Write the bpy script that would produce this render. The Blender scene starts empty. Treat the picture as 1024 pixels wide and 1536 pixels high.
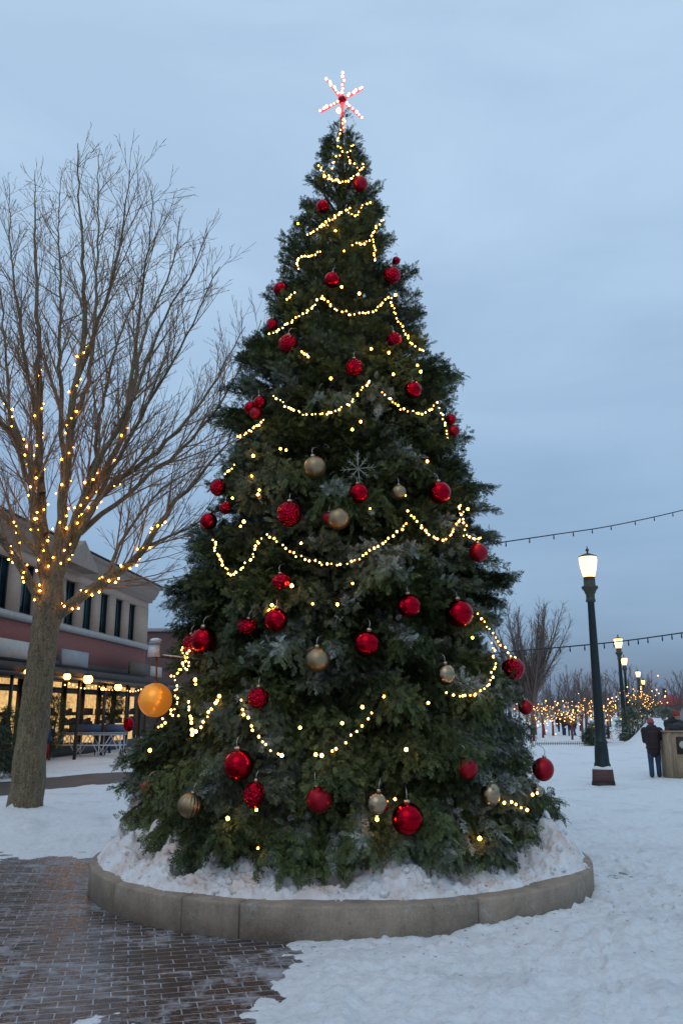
import bpy, math, random
import numpy as np
from mathutils import Vector
R = random.Random(7)
NR = np.random.default_rng(11)
PI = math.pi
sc = bpy.context.scene
col = sc.collection
rad = math.radians

# ------------------------------------------------------------------ camera
F = 1239.0; HCAM = 2.1; P = math.atan(297/1239)
cd = bpy.data.cameras.new('camera'); cam = bpy.data.objects.new('camera', cd); col.objects.link(cam)
cam.location = (0, 0, HCAM); cam.rotation_euler = (PI/2+P, 0, 0)
cd.sensor_fit = 'VERTICAL'; cd.sensor_height = 36; cd.sensor_width = 24; cd.lens = F/1536*36
cd.clip_start = .1; cd.clip_end = 6000
sc.camera = cam
sc.render.resolution_x = 682; sc.render.resolution_y = 1024
def ray(px, py):
    a = (px-512)/F; b = (768-py)/F
    return np.array([a, math.cos(P)-b*math.sin(P), math.sin(P)+b*math.cos(P)])
def atY(px, py, Y):
    r = ray(px, py); t = Y/r[1]
    return np.array([r[0]*t, Y, HCAM+r[2]*t])
def ground(px, py, z=0):
    r = ray(px, py); t = (z-HCAM)/r[2]
    return np.array([r[0]*t, r[1]*t, z])

# ------------------------------------------------------------------ noise
def _h(ix, iy, iz, s):
    n = (ix*374761393 + iy*668265263 + iz*2147483647 + s*974711) & 0xffffffff
    n = ((n ^ (n >> 13))*1274126177) & 0xffffffff
    n = (n ^ (n >> 16)) & 0xffffffff
    n = (n*2246822519) & 0xffffffff
    n = n ^ (n >> 15)
    return (n & 0xffffff)/float(0xffffff)
def noise(x, y, z=None, s=0):
    x = np.asarray(x, float); y = np.asarray(y, float); z = np.zeros_like(x) if z is None else np.asarray(z, float)
    ix, iy, iz = (np.floor(a).astype(np.int64) for a in (x, y, z))
    fx, fy, fz = x-ix, y-iy, z-iz
    fx, fy, fz = (a*a*a*(a*(a*6-15)+10) for a in (fx, fy, fz))
    o = 0
    for dx in (0, 1):
        for dy in (0, 1):
            for dz in (0, 1):
                w = (fx if dx else 1-fx)*(fy if dy else 1-fy)*(fz if dz else 1-fz)
                o = o+w*_h(ix+dx, iy+dy, iz+dz, s)
    return o*2-1
def fbm(x, y, z=None, o=4, s=0, g=.5):
    a = 1; t = 0
    for k in range(o):
        t = t+a*noise(x*2**k, y*2**k, None if z is None else z*2**k, s+k*17); a *= g
    return t
def sst(a, b, x):
    t = np.clip((x-a)/(b-a), 0, 1); return t*t*(3-2*t)

# ------------------------------------------------------------------ mesh builder
org = {}
class MB:
    def __init__(s): s.v = []; s.f = {}; s.n = 0; s.attr = []
    def add(s, v, f, at=None):
        v = np.asarray(v, float).reshape(-1, 3); f = np.asarray(f, np.int64)
        s.v.append(v); s.f.setdefault(f.shape[1], []).append(f+s.n); s.n += len(v)
        if at is not None: s.attr.append(np.asarray(at, float))
        return s
    def box(s, c, d, rz=0, taper=1):
        x, y, z = d[0]/2, d[1]/2, d[2]/2
        v = np.array([[-x,-y,-z],[x,-y,-z],[x,y,-z],[-x,y,-z],[-x*taper,-y*taper,z],[x*taper,-y*taper,z],[x*taper,y*taper,z],[-x*taper,y*taper,z]])
        if rz:
            cz, sz = math.cos(rz), math.sin(rz); v = np.c_[v[:,0]*cz-v[:,1]*sz, v[:,0]*sz+v[:,1]*cz, v[:,2]]
        return s.add(v+np.array(c), [[0,3,2,1],[4,5,6,7],[0,1,5,4],[1,2,6,5],[2,3,7,6],[3,0,4,7]])
    def tube(s, p, r, n=6, cap=True, flat=1.0):
        p = np.asarray(p, float); m = len(p)
        r = np.full(m, r, float) if np.isscalar(r) else np.asarray(r, float)
        t = np.gradient(p, axis=0); t /= np.linalg.norm(t, axis=1)[:, None]+1e-9
        a = np.array([0,0,1.]) if abs(t[0][2]) < .9 else np.array([1.,0,0])
        u = np.cross(t, a); u /= np.linalg.norm(u, axis=1)[:, None]+1e-9
        for i in range(1, m):
            if np.dot(u[i], u[i-1]) < 0.2:
                q = u[i-1]-t[i]*np.dot(u[i-1], t[i]); u[i] = q/(np.linalg.norm(q)+1e-9)
        w = np.cross(t, u)
        th = np.arange(n)*2*PI/n
        v = p[:,None]+r[:,None,None]*(np.cos(th)[None,:,None]*u[:,None]+flat*np.sin(th)[None,:,None]*w[:,None])
        i = np.arange(m-1)[:,None]*n; j = np.arange(n)[None]; k = (j+1) % n
        f = np.stack([i+j, i+k, i+n+k, i+n+j], -1).reshape(-1, 4)
        b = s.n
        s.add(v.reshape(-1, 3), f)
        if cap:
            for q, rev in ((0, 1), (m-1, 0)):
                idx = list(range(q*n, q*n+n)); idx = idx[::-1] if rev else idx
                s.f.setdefault(n, []).append(np.array([idx])+b)
        return s
    def lathe(s, prof, c=(0,0,0), n=20, M=None, cap=True):
        prof = np.asarray(prof, float); m = len(prof); th = np.arange(n)*2*PI/n
        v = np.stack([prof[:,0][:,None]*np.cos(th), prof[:,0][:,None]*np.sin(th), np.repeat(prof[:,1][:,None], n, 1)], -1).reshape(-1, 3)
        if M is not None: v = v@np.array(M).T
        i = np.arange(m-1)[:,None]*n; j = np.arange(n)[None]; k = (j+1) % n
        f = np.stack([i+j, i+k, i+n+k, i+n+j], -1).reshape(-1, 4)
        b = s.n; s.add(v+np.array(c), f)
        if cap:
            s.f.setdefault(n, []).append(np.array([list(range(n))[::-1]])+b)
            s.f.setdefault(n, []).append(np.array([list(range((m-1)*n, m*n))])+b)
        return s
    def sph(s, c, r, n=16, m=10, sc_=(1,1,1)):
        a = np.linspace(-PI/2, PI/2, m+1); a[0] += .02; a[-1] -= .02
        pr = np.c_[np.cos(a)*r, np.sin(a)*r]
        M = np.diag(sc_); return s.lathe(pr, c, n, M)
    def chain(s, p, r, n=10):
        p = [np.array(q, float) for q in p]; P2 = []; R2 = []
        d = p[0]-p[1]; d /= np.linalg.norm(d)+1e-9
        for a in (80, 45, 15): P2.append(p[0]+d*r[0]*math.sin(rad(a))); R2.append(r[0]*math.cos(rad(a)))
        for i in range(len(p)): P2.append(p[i]); R2.append(r[i])
        d = p[-1]-p[-2]; d /= np.linalg.norm(d)+1e-9
        for a in (15, 45, 80): P2.append(p[-1]+d*r[-1]*math.sin(rad(a))); R2.append(r[-1]*math.cos(rad(a)))
        return s.tube(P2, R2, n)
    def build(s, name, mat, parent=None, loc=None, smooth=False):
        v = np.concatenate(s.v) if s.v else np.zeros((0, 3))
        o3 = org[parent] if parent else (np.array(loc, float) if loc is not None else np.zeros(3))
        me = bpy.data.meshes.new(name); v = v-o3
        me.vertices.add(len(v)); me.vertices.foreach_set('co', v.astype(np.float32).ravel())
        L = []; st = []; tot = 0
        for k, fl in s.f.items():
            a = np.concatenate(fl); L.append(a.ravel()); st.append(tot+np.arange(len(a))*k); tot += a.size
        L = np.concatenate(L); st = np.concatenate(st)
        me.loops.add(len(L)); me.loops.foreach_set('vertex_index', L.astype(np.int32))
        me.polygons.add(len(st)); me.polygons.foreach_set('loop_start', st.astype(np.int32))
        if smooth: me.polygons.foreach_set('use_smooth', np.ones(len(st), bool))
        if s.attr:
            A = np.concatenate(s.attr); at = me.color_attributes.new('tint', 'FLOAT_COLOR', 'POINT')
            at.data.foreach_set('color', np.c_[A, np.zeros((len(A), 3-A.shape[1])), np.ones(len(A))].astype(np.float32).ravel())
        me.update(calc_edges=True); me.validate()
        if isinstance(mat, (list, tuple)):
            for q in mat: me.materials.append(q)
        else: me.materials.append(mat)
        o = bpy.data.objects.new(name, me); col.objects.link(o)
        if parent: o.parent = parent
        else: o.location = o3
        org[o] = o3
        return o
def tag(o, label=None, cat=None, group=None, kind=None):
    if label: o['label'] = label
    if cat: o['category'] = cat
    if group: o['group'] = group
    if kind: o['kind'] = kind
    return o
def empty(name, loc, label=None, cat=None, group=None):
    o = bpy.data.objects.new(name, None); col.objects.link(o); o.location = loc; o.empty_display_size = .2
    org[o] = np.array(loc, float); return tag(o, label, cat, group)
def copy_tree(o, parent=None):
    c = o.copy(); col.objects.link(c); org[c] = org[o]
    if parent: c.parent = parent
    for ch in [q for q in col.objects if q.parent == o]: copy_tree(ch, c)
    return c
def inst(mesh, name, pos, parent, scale=1, rz=0):
    o = bpy.data.objects.new(name, mesh); col.objects.link(o); o.parent = parent
    o.location = np.array(pos)-org[parent]; o.scale = (scale,)*3; o.rotation_euler = (0, 0, rz); return o

# ------------------------------------------------------------------ materials
class NT:
    def __init__(s, name):
        s.m = bpy.data.materials.new(name); s.m.use_nodes = True; s.t = s.m.node_tree; s.n = s.t.nodes
        s.b = s.n['Principled BSDF']; s.tc = s.n.new('ShaderNodeTexCoord').outputs['Object']
    def nd(s, ty, **k):
        o = s.n.new(ty)
        for a, b in k.items():
            if hasattr(o, a) and not a in o.inputs.keys(): setattr(o, a, b)
        return o
    def L(s, a, b): s.t.links.new(a, b)
    def noise(s, sc_=5, det=6, ro=.6, vec=None, dist=0):
        o = s.n.new('ShaderNodeTexNoise'); o.inputs['Scale'].default_value = sc_; o.inputs['Detail'].default_value = det
        o.inputs['Roughness'].default_value = ro; o.inputs['Distortion'].default_value = dist; s.L(vec or s.tc, o.inputs['Vector']); return o.outputs['Fac']
    def vor(s, sc_=5, feat='F1', vec=None, out='Distance'):
        o = s.n.new('ShaderNodeTexVoronoi'); o.feature = feat; o.inputs['Scale'].default_value = sc_; s.L(vec or s.tc, o.inputs['Vector']); return o.outputs[out]
    def ramp(s, fac, stops):
        o = s.n.new('ShaderNodeValToRGB'); s.L(fac, o.inputs['Fac']); e = o.color_ramp.elements
        while len(e) < len(stops): e.new(.5)
        for q, (p, c) in zip(e, stops): q.position = p; q.color = (*c, 1) if len(c) == 3 else c
        return o.outputs['Color']
    def mix(s, fac, a, b, mode='MIX'):
        o = s.n.new('ShaderNodeMix'); o.data_type = 'RGBA'; o.blend_type = mode
        for i, v in ((0, fac), (6, a), (7, b)):
            if isinstance(v, (int, float)): o.inputs[i].default_value = v
            elif isinstance(v, tuple): o.inputs[i].default_value = (*v, 1)
            else: s.L(v, o.inputs[i])
        return o.outputs[2]
    def math(s, op, a, b=0., cl=False):
        o = s.n.new('ShaderNodeMath'); o.operation = op; o.use_clamp = cl
        for i, v in ((0, a), (1, b)):
            if isinstance(v, (int, float)): o.inputs[i].default_value = v
            else: s.L(v, o.inputs[i])
        return o.outputs[0]
    def map(s, loc=(0,0,0), rot=(0,0,0), sc_=(1,1,1)):
        o = s.n.new('ShaderNodeMapping'); s.L(s.tc, o.inputs[0]); o.inputs[1].default_value = loc; o.inputs[2].default_value = rot; o.inputs[3].default_value = sc_; return o.outputs[0]
    def bump(s, h, st=.3, d=.02):
        o = s.n.new('ShaderNodeBump'); o.inputs['Strength'].default_value = st; o.inputs['Distance'].default_value = d
        s.L(h, o.inputs['Height']); s.L(o.outputs[0], s.b.inputs['Normal']); return o
    def set(s, **k):
        for a, v in k.items():
            i = s.b.inputs[a.replace('_', ' ')]
            if isinstance(v, tuple): v = (*v, 1) if len(v) == 3 else v; i.default_value = v
            elif isinstance(v, (int, float)): i.default_value = v
            else: s.L(v, i)
        return s
def simple(name, c, rough=.6, metal=0, var=.25, nsc=8, bump=.15, bd=.01, c2=None):
    t = NT(name); f = t.noise(nsc, 6, .65)
    c2 = c2 or tuple(x*(1-var*1.6) for x in c)
    t.set(Base_Color=t.ramp(f, [(.3, c2), (.7, c)]), Roughness=rough, Metallic=metal)
    if bump: t.bump(t.noise(nsc*6, 4), bump, bd)
    return t.m
def emis(name, c, st):
    t = NT(name); t.set(Base_Color=(.8,.7,.5), Emission_Color=c, Emission_Strength=st); return t.m
M = {}
def snow_mat(name, tan=0., grime=0., bs=.9):
    t = NT(name)
    n1 = t.noise(2.2, 5, .6); n2 = t.noise(14, 6, .7); n3 = t.noise(90, 3, .6)
    c = t.ramp(n2, [(.25, (.66,.68,.70)), (.5, (.82,.83,.84)), (.8, (.88,.89,.89))])
    if tan: c = t.mix(t.math('MULTIPLY', t.ramp(n1, [(.42, (0,0,0)), (.66, (1,1,1))]), tan), c, (.66,.50,.41))
    if grime: c = t.mix(t.math('MULTIPLY', t.ramp(t.noise(.8, 8, .7), [(.52, (0,0,0)), (.75, (1,1,1))]), grime), c, (.42,.42,.43))
    t.set(Base_Color=c, Roughness=.55)
    t.bump(t.math('ADD', t.math('MULTIPLY', n2, 1.0), t.math('MULTIPLY', n3, .35)), bs, .035)
    return t.m
M['snow'] = snow_mat('snow_ground', 0, .6)
M['heap'] = snow_mat('snow_heap', .85, .2, .6)
M['snowcap'] = snow_mat('snow_cap')
# bricks with packed snow in the joints
t = NT('brick_paving')
vec = t.map(rot=(0, 0, rad(-14)))
dn = t.n.new('ShaderNodeTexNoise'); dn.inputs['Scale'].default_value = 3; t.L(t.tc, dn.inputs['Vector'])
va = t.n.new('ShaderNodeVectorMath'); va.operation = 'SCALE'; t.L(dn.outputs['Color'], va.inputs[0]); va.inputs['Scale'].default_value = .03
vb = t.n.new('ShaderNodeVectorMath'); vb.operation = 'ADD'; t.L(vec, vb.inputs[0]); t.L(va.outputs[0], vb.inputs[1])
br = t.n.new('ShaderNodeTexBrick'); t.L(vb.outputs[0], br.inputs['Vector'])
br.inputs['Scale'].default_value = 1; br.inputs['Brick Width'].default_value = .25; br.inputs['Row Height'].default_value = .125
br.inputs['Mortar Size'].default_value = .0065; br.inputs['Mortar Smooth'].default_value = .4; br.inputs['Bias'].default_value = -.2
br.inputs['Color1'].default_value = (.065,.033,.026,1); br.inputs['Color2'].default_value = (.025,.018,.017,1); br.inputs['Mortar'].default_value = (.05,.05,.05,1)
big = t.noise(.9, 5, .6); fine = t.noise(25, 6, .75); mid = t.noise(5, 6, .7)
bc = t.mix(t.math('MULTIPLY', t.noise(1.6, 4), .6), br.outputs['Color'], (.075,.055,.045))
bc = t.mix(.35, bc, t.ramp(fine, [(.3, (.03,.025,.025)), (.8, (.16,.11,.09))]))
jm = t.math('MULTIPLY', br.outputs['Fac'], t.ramp(t.math('ADD', mid, t.math('MULTIPLY', big, .6)), [(.55, (0,0,0)), (.8, (1,1,1))]))
pm = t.ramp(t.math('ADD', t.math('MULTIPLY', mid, .7), t.math('MULTIPLY', t.math('ADD', big, t.math('MULTIPLY', fine, .35)), .6)), [(.76, (0,0,0)), (.92, (1,1,1))])
an = t.noise(1.0, 7, .75, t.map(rot=(0,0,rad(8)), sc_=(1.1,5.5,1))); pa = t.ramp(an, [(.54, (0,0,0)), (.70, (1,1,1))]); sm = t.math('MAXIMUM', t.math('MULTIPLY', t.math('MULTIPLY', jm, .7), t.ramp(an, [(.3, (.35,)*3), (.6, (1,1,1))])), t.math('MULTIPLY', t.math('MAXIMUM', pm, pa), .5))
t.set(Base_Color=t.mix(sm, bc, (.62,.65,.70)), Roughness=t.ramp(t.math('ADD', mid, sm), [(.35, (.12,)*3), (.8, (.55,)*3)]))
t.bump(t.math('ADD', t.math('MULTIPLY', br.outputs['Fac'], -1.), t.math('MULTIPLY', fine, .4)), .5, .012)
M['paving'] = t.m
t = NT('concrete'); a = t.noise(2.5, 8, .7); b = t.noise(60, 4, .7); c = t.ramp(a, [(.3, (.20,.15,.105)), (.55, (.38,.29,.205)), (.8, (.49,.385,.285))])
st_ = t.noise(6, 6, .8, t.map(sc_=(1,1,.15)))
c = t.mix(t.ramp(st_, [(.5, (0,0,0)), (.75, (.5,)*3)]), c, (.10,.085,.07))
c = t.mix(t.ramp(t.noise(3.2, 9, .8, t.map(loc=(7,2,1))), [(.56, (0,0,0)), (.66, (.55,)*3)]), c, (.50,.48,.45)); c = t.mix(t.ramp(t.noise(11, 7, .8, t.map(loc=(1,9,4))), [(.60, (0,0,0)), (.66, (.8,)*3)]), c, (.07,.058,.045))
t.set(Base_Color=t.mix(.3, c, t.ramp(b, [(.35, (.10,.09,.08)), (.7, (.36,.34,.3))])), Roughness=.85); t.bump(t.math('ADD', b, t.math('MULTIPLY', a, 2.)), .6, .006); M['concrete'] = t.m
def bark_mat(name, c1, c2, moss, sc_=1.):
    t = NT(name); v = t.map(sc_=(1,1,.28)); a = t.noise(9*sc_, 8, .75, v, .6); b = t.vor(16*sc_, 'DISTANCE_TO_EDGE', v); k = t.noise(2.2*sc_, 6, .7)
    c = t.ramp(a, [(.3, c1), (.7, c2)])
    c = t.mix(t.ramp(k, [(.46, (0,0,0)), (.66, (.75,)*3)]), c, moss)
    c = t.mix(t.ramp(t.noise(34*sc_, 6, .8), [(.5, (0,0,0)), (.62, (.8,)*3)]), c, (.30,.26,.18)); c = t.mix(t.ramp(t.noise(26*sc_, 6, .8, t.map(loc=(3,3,3))), [(.52, (0,0,0)), (.62, (.8,)*3)]), c, (.03,.024,.015))
    t.set(Base_Color=c, Roughness=.9); t.bump(t.math('ADD', t.math('MULTIPLY', a, 1.5), t.ramp(b, [(0., (0,0,0)), (.15, (1,1,1))])), .8, .02); return t.m
M['bark'] = bark_mat('mossy_bark', (.05,.036,.022), (.30,.22,.13), (.17,.15,.055))
M['twig'] = simple('twig_bark', (.36,.235,.14), .85, 0, .4, 6, .2)
M['fartwig'] = simple('far_twig', (.17,.13,.115), .9, 0, .2, 3, 0)
M['trunk'] = bark_mat('fir_bark', (.03,.022,.016), (.09,.06,.04), (.05,.05,.03))
def leaf_mat(name, d, l, frost=(.55,.60,.62)):
    t = NT(name); at = t.n.new('ShaderNodeAttribute'); at.attribute_name = 'tint'
    sp = t.n.new('ShaderNodeSeparateColor'); t.L(at.outputs['Color'], sp.inputs[0])
    c = t.ramp(sp.outputs[0], [(0., d), (.55, tuple((x+y)/2 for x, y in zip(d, l))), (1., l)])
    c = t.mix(sp.outputs[1], c, frost)
    t.set(Base_Color=c, Roughness=.6, Specular_IOR_Level=.25)
    return t.m
M['needle'] = leaf_mat('fir_needles', (.016,.031,.011), (.135,.172,.056))
M['leaf'] = leaf_mat('evergreen_leaves', (.02,.04,.018), (.09,.12,.05))
def ball_mat(name, c, rough, metal=1., flake=0., scale=60):
    t = NT(name); n = t.noise(3, 3)
    t.set(Base_Color=t.mix(t.math('MULTIPLY', n, .5), c, tuple(x*.55 for x in c)), Metallic=metal, Roughness=rough)
    if flake:
        v = t.vor(scale, 'F1', None, 'Color'); bw = t.math('MULTIPLY', v, 1.)
        t.bump(t.vor(scale, 'F1'), flake, .02)
    else: t.bump(t.noise(30, 3), .04, .004)
    return t.m
M['red'] = ball_mat('red_gloss', (.42,.003,.016), .2)
M['redsatin'] = ball_mat('red_satin', (.36,.004,.018), .4, .7)
M['redglit'] = ball_mat('red_glitter', (.42,.003,.02), .22, 1, 1.0, 30)
M['gold'] = ball_mat('champagne_gold', (.36,.27,.155), .4)
M['silver'] = ball_mat('antique_silver', (.40,.31,.20), .24)
t = NT('gold_globe_added_glow'); t.set(Base_Color=(.80,.33,.05), Metallic=.7, Roughness=.3, Emission_Color=(1,.30,.03), Emission_Strength=.30); M['goldglobe'] = t.m  # gold ball without a lamp; emission adds its orange glow
M['cap'] = simple('ornament_cap', (.6,.52,.36), .3, 1, .2, 30, .1)
M['wire'] = simple('green_wire', (.02,.03,.02), .6, 0, .2, 30, 0)
M['hook'] = simple('hook_wire', (.5,.5,.5), .4, 1, .2, 30, 0)
M['blk'] = simple('black_cable', (.02,.02,.024), .6, 0, .2, 30, 0)
M['bulb'] = emis('warm_bulb', (1,.46,.075), 13)
M['bulbhot'] = emis('warm_bulb_large', (1,.38,.025), 36)
M['bulbfar'] = emis('warm_bulb_far', (1,.44,.10), 5)
M['starlight'] = emis('star_bulb', (1,.50,.30), 4)
t = NT('red_star_tube'); t.set(Base_Color=(.7,.05,.08), Roughness=.3, Emission_Color=(1,.12,.16), Emission_Strength=.9); M['starred'] = t.m
M['lampglass'] = emis('lamp_glass', (1,.56,.21), 3.0)
M['lampglassfar'] = emis('lamp_glass_far', (1,.50,.13), 4.5)
M['lantern'] = emis('porch_lantern', (1,.42,.055), 13)
M['post'] = simple('post_paint', (.012,.028,.030), .38, .3, .3, 14, .15)
M['collar'] = simple('lamp_collar', (.07,.075,.05), .5, .3, .3, 20, .2)
M['deadglass'] = simple('unlit_bulb', (.03,.035,.04), .2, 0, .2, 20, 0)
def wallbrick(name, c1, c2, mor, w=.22, h=.075, u=(1,0,0)):
    t = NT(name); o = t.n.new('ShaderNodeTexBrick')
    cx = t.n.new('ShaderNodeSeparateXYZ'); t.L(t.tc, cx.inputs[0]); cb = t.n.new('ShaderNodeCombineXYZ')
    t.L(t.math('ADD', cx.outputs[0], cx.outputs[1]), cb.inputs[0]); t.L(cx.outputs[2], cb.inputs[1]); t.L(cb.outputs[0], o.inputs['Vector'])
    o.inputs['Scale'].default_value = 1; o.inputs['Brick Width'].default_value = w; o.inputs['Row Height'].default_value = h; o.inputs['Mortar Size'].default_value = .006
    for k, v in (('Color1', c1), ('Color2', c2), ('Mortar', mor)): o.inputs[k].default_value = (*v, 1)
    c = t.mix(t.math('MULTIPLY', t.noise(.9, 7, .7), .45), o.outputs['Color'], tuple(x*.5 for x in c1))
    t.set(Base_Color=c, Roughness=.85); t.bump(t.noise(20, 5), .3, .01); return t.m
M['tanbrick'] = wallbrick('tan_brick', (.52,.35,.26), (.45,.30,.22), (.48,.38,.30))
M['redbrick'] = wallbrick('red_brick', (.29,.08,.06), (.24,.066,.052), (.20,.10,.085))
M['darkbrick'] = wallbrick('dark_brick', (.12,.06,.055), (.10,.05,.046), (.13,.08,.075))
M['trim'] = simple('cream_trim', (.46,.42,.38), .7, 0, .15, 4, .1)
M['cornice'] = simple('cornice_paint', (.34,.255,.20), .75, 0, .15, 3, .1)
M['canopy'] = simple('canopy_board', (.06,.042,.034), .75, 0, .3, 4, .1)
M['woodsign'] = simple('weathered_sign', (.13,.10,.07), .8, 0, .3, 12, .2)
M['signwhite'] = simple('sign_panel', (.50,.44,.38), .6, 0, .12, 3, .05)
M['signgrey'] = simple('sign_grey', (.30,.31,.33), .6, 0, .12, 3, .05)
t = NT('window_glass'); t.set(Base_Color=t.ramp(t.noise(.7, 3), [(.35, (.008,.02,.024)), (.65, (.03,.075,.08))]), Roughness=.08, Specular_IOR_Level=.7); M['glass'] = t.m
t = NT('lit_shop_interior'); v = t.map(sc_=(1,1,1.4)); bk = t.vor(2.6, 'F1', v, 'Color')
c = t.mix(.65, t.ramp(t.noise(1.3, 5), [(.3, (.22,.10,.02)), (.7, (.9,.52,.16))]), t.ramp(t.noise(7, 5, .8), [(.35, (.08,.04,.015)), (.7, (1,.65,.26))]))
t.set(Base_Color=(.3,.2,.1), Roughness=.8, Emission_Color=c, Emission_Strength=1.5); M['litshop'] = t.m
M['darkmetal'] = simple('dark_frame', (.03,.025,.02), .5, .2, .2, 10, .1)
M['whitemetal'] = simple('white_tube', (.62,.64,.66), .4, .1, .1, 20, .05)
M['bluepanel'] = simple('blue_panel', (.07,.13,.25), .6, 0, .2, 5, .1)
M['greyboard'] = simple('grey_board', (.28,.30,.32), .7, 0, .2, 5, .1)
M['redcloth'] = simple('red_cloth', (.45,.01,.03), .6, 0, .3, 5, .2)
M['asphalt'] = simple('wet_asphalt', (.10,.085,.078), .6, 0, .35, 1.6, .4, .004)
M['jacket'] = simple('dark_maroon_jacket', (.022,.010,.014), .75, 0, .3, 5, .35, .02)
M['blackcoat'] = simple('black_coat', (.012,.013,.017), .75, 0, .3, 6, .35, .02)
M['redcoat'] = simple('dark_red_coat', (.10,.012,.02), .75, 0, .3, 6, .35, .02)
M['jeans'] = simple('blue_jeans', (.025,.06,.14), .8, 0, .35, 9, .3)
M['skin'] = simple('skin', (.42,.24,.18), .55, 0, .1, 10, .05)
M['pinkhat'] = simple('pink_knit_cap', (.42,.09,.12), .9, 0, .25, 30, .5)
M['redhat'] = simple('red_knit_cap', (.32,.05,.03), .9, 0, .25, 30, .5)
M['shoe'] = simple('dark_boots', (.03,.025,.022), .6, 0, .2, 10, .1)
M['hair'] = simple('brown_hair', (.04,.025,.018), .8, 0, .3, 40, .4)
t = NT('pale_wood'); a = t.noise(5, 6, .6, t.map(sc_=(6,6,.6))); t.set(Base_Color=t.ramp(a, [(.3, (.22,.16,.10)), (.7, (.40,.31,.21))]), Roughness=.75); t.bump(a, .3, .005); M['wood'] = t.m
M['plinth'] = wallbrick('plinth_brick', (.13,.055,.045), (.09,.045,.04), (.12,.09,.08))
M['redtrunk'] = simple('red_wrapped_trunk', (.22,.05,.035), .85, 0, .3, 6, .3)
M['rust'] = simple('rusty_rod', (.28,.09,.03), .6, .4, .4, 20, .2)
M['frostwire'] = simple('frosted_glitter', (.32,.33,.28), .45, .5, .2, 40, .2)
M['greyroof'] = simple('grey_roof', (.16,.15,.15), .8, 0, .2, 1, .1)

# ------------------------------------------------------------------ world: overcast dusk
w = bpy.data.worlds.new('World'); sc.world = w; w.use_nodes = True; nt = w.node_tree; N = nt.nodes; N.clear()
out = N.new('ShaderNodeOutputWorld'); bg = N.new('ShaderNodeBackground'); nt.links.new(bg.outputs[0], out.inputs[0])
sky = N.new('ShaderNodeTexSky'); sky.sky_type = 'NISHITA'; sky.sun_disc = False; sky.sun_elevation = rad(4); sky.sun_rotation = rad(200)
tc = N.new('ShaderNodeTexCoord'); sp = N.new('ShaderNodeSeparateXYZ'); nt.links.new(tc.outputs['Generated'], sp.inputs[0])
mp = N.new('ShaderNodeMapping'); mp.inputs['Scale'].default_value = (1.0, 1.3, 5.0); nt.links.new(tc.outputs['Generated'], mp.inputs[0])
no = N.new('ShaderNodeTexNoise'); no.inputs['Scale'].default_value = 1.1; no.inputs['Detail'].default_value = 5; no.inputs['Roughness'].default_value = .5; nt.links.new(mp.outputs[0], no.inputs['Vector'])
ma = N.new('ShaderNodeMath'); ma.operation = 'MULTIPLY_ADD'; nt.links.new(no.outputs['Fac'], ma.inputs[0]); ma.inputs[1].default_value = .34; nt.links.new(sp.outputs[2], ma.inputs[2])
sb = N.new('ShaderNodeMath'); sb.operation = 'SUBTRACT'; nt.links.new(ma.outputs[0], sb.inputs[0]); sb.inputs[1].default_value = .17
rp = N.new('ShaderNodeValToRGB'); nt.links.new(sb.outputs[0], rp.inputs[0]); e = rp.color_ramp.elements
for q in range(6): e.new(.5)
for q, (p_, c_) in zip(e, [(0., (.115,.19,.32)), (.05, (.13,.215,.355)), (.12, (.19,.31,.49)), (.22, (.27,.415,.62)), (.36, (.345,.50,.71)), (.52, (.405,.565,.775)), (.68, (.435,.60,.80)), (1., (.52,.66,.82))]):
    q.position = p_; q.color = (*c_, 1)
sk = N.new('ShaderNodeMix'); sk.data_type = 'RGBA'; sk.inputs[0].default_value = .015
nt.links.new(rp.outputs[0], sk.inputs[6]); nt.links.new(sky.outputs[0], sk.inputs[7])
mp2 = N.new('ShaderNodeMapping'); mp2.inputs['Scale'].default_value = (1.2, 1.2, 4.); mp2.inputs['Rotation'].default_value = (.25, .12, .4); nt.links.new(tc.outputs['Generated'], mp2.inputs[0])
n2 = N.new('ShaderNodeTexNoise'); n2.inputs['Scale'].default_value = 1.9; n2.inputs['Detail'].default_value = 6; n2.inputs['Roughness'].default_value = .52; n2.inputs['Distortion'].default_value = .5; nt.links.new(mp2.outputs[0], n2.inputs['Vector'])
r2 = N.new('ShaderNodeValToRGB'); nt.links.new(n2.outputs['Fac'], r2.inputs[0]); r2.color_ramp.elements[0].position = .38; r2.color_ramp.elements[0].color = (.95,.955,.965,1); r2.color_ramp.elements[1].position = .64; r2.color_ramp.elements[1].color = (1.10,1.085,1.06,1)
m2 = N.new('ShaderNodeMix'); m2.data_type = 'RGBA'; m2.blend_type = 'MULTIPLY'; m2.inputs[0].default_value = 1; nt.links.new(sk.outputs[2], m2.inputs[6]); nt.links.new(r2.outputs[0], m2.inputs[7]); nt.links.new(m2.outputs[2], bg.inputs[0]); bg.inputs[1].default_value = 1.0
sl = bpy.data.lights.new('sun', 'SUN'); so = bpy.data.objects.new('sun', sl); col.objects.link(so)
sl.energy = .32; sl.angle = rad(40); sl.color = (1,.93,.88); so.rotation_euler = (rad(42), rad(-18), 0)
sc.view_settings.view_transform = 'Standard'; sc.view_settings.look = 'None'; sc.view_settings.exposure = 0; sc.view_settings.gamma = 1
sc.render.engine = 'CYCLES'

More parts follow.
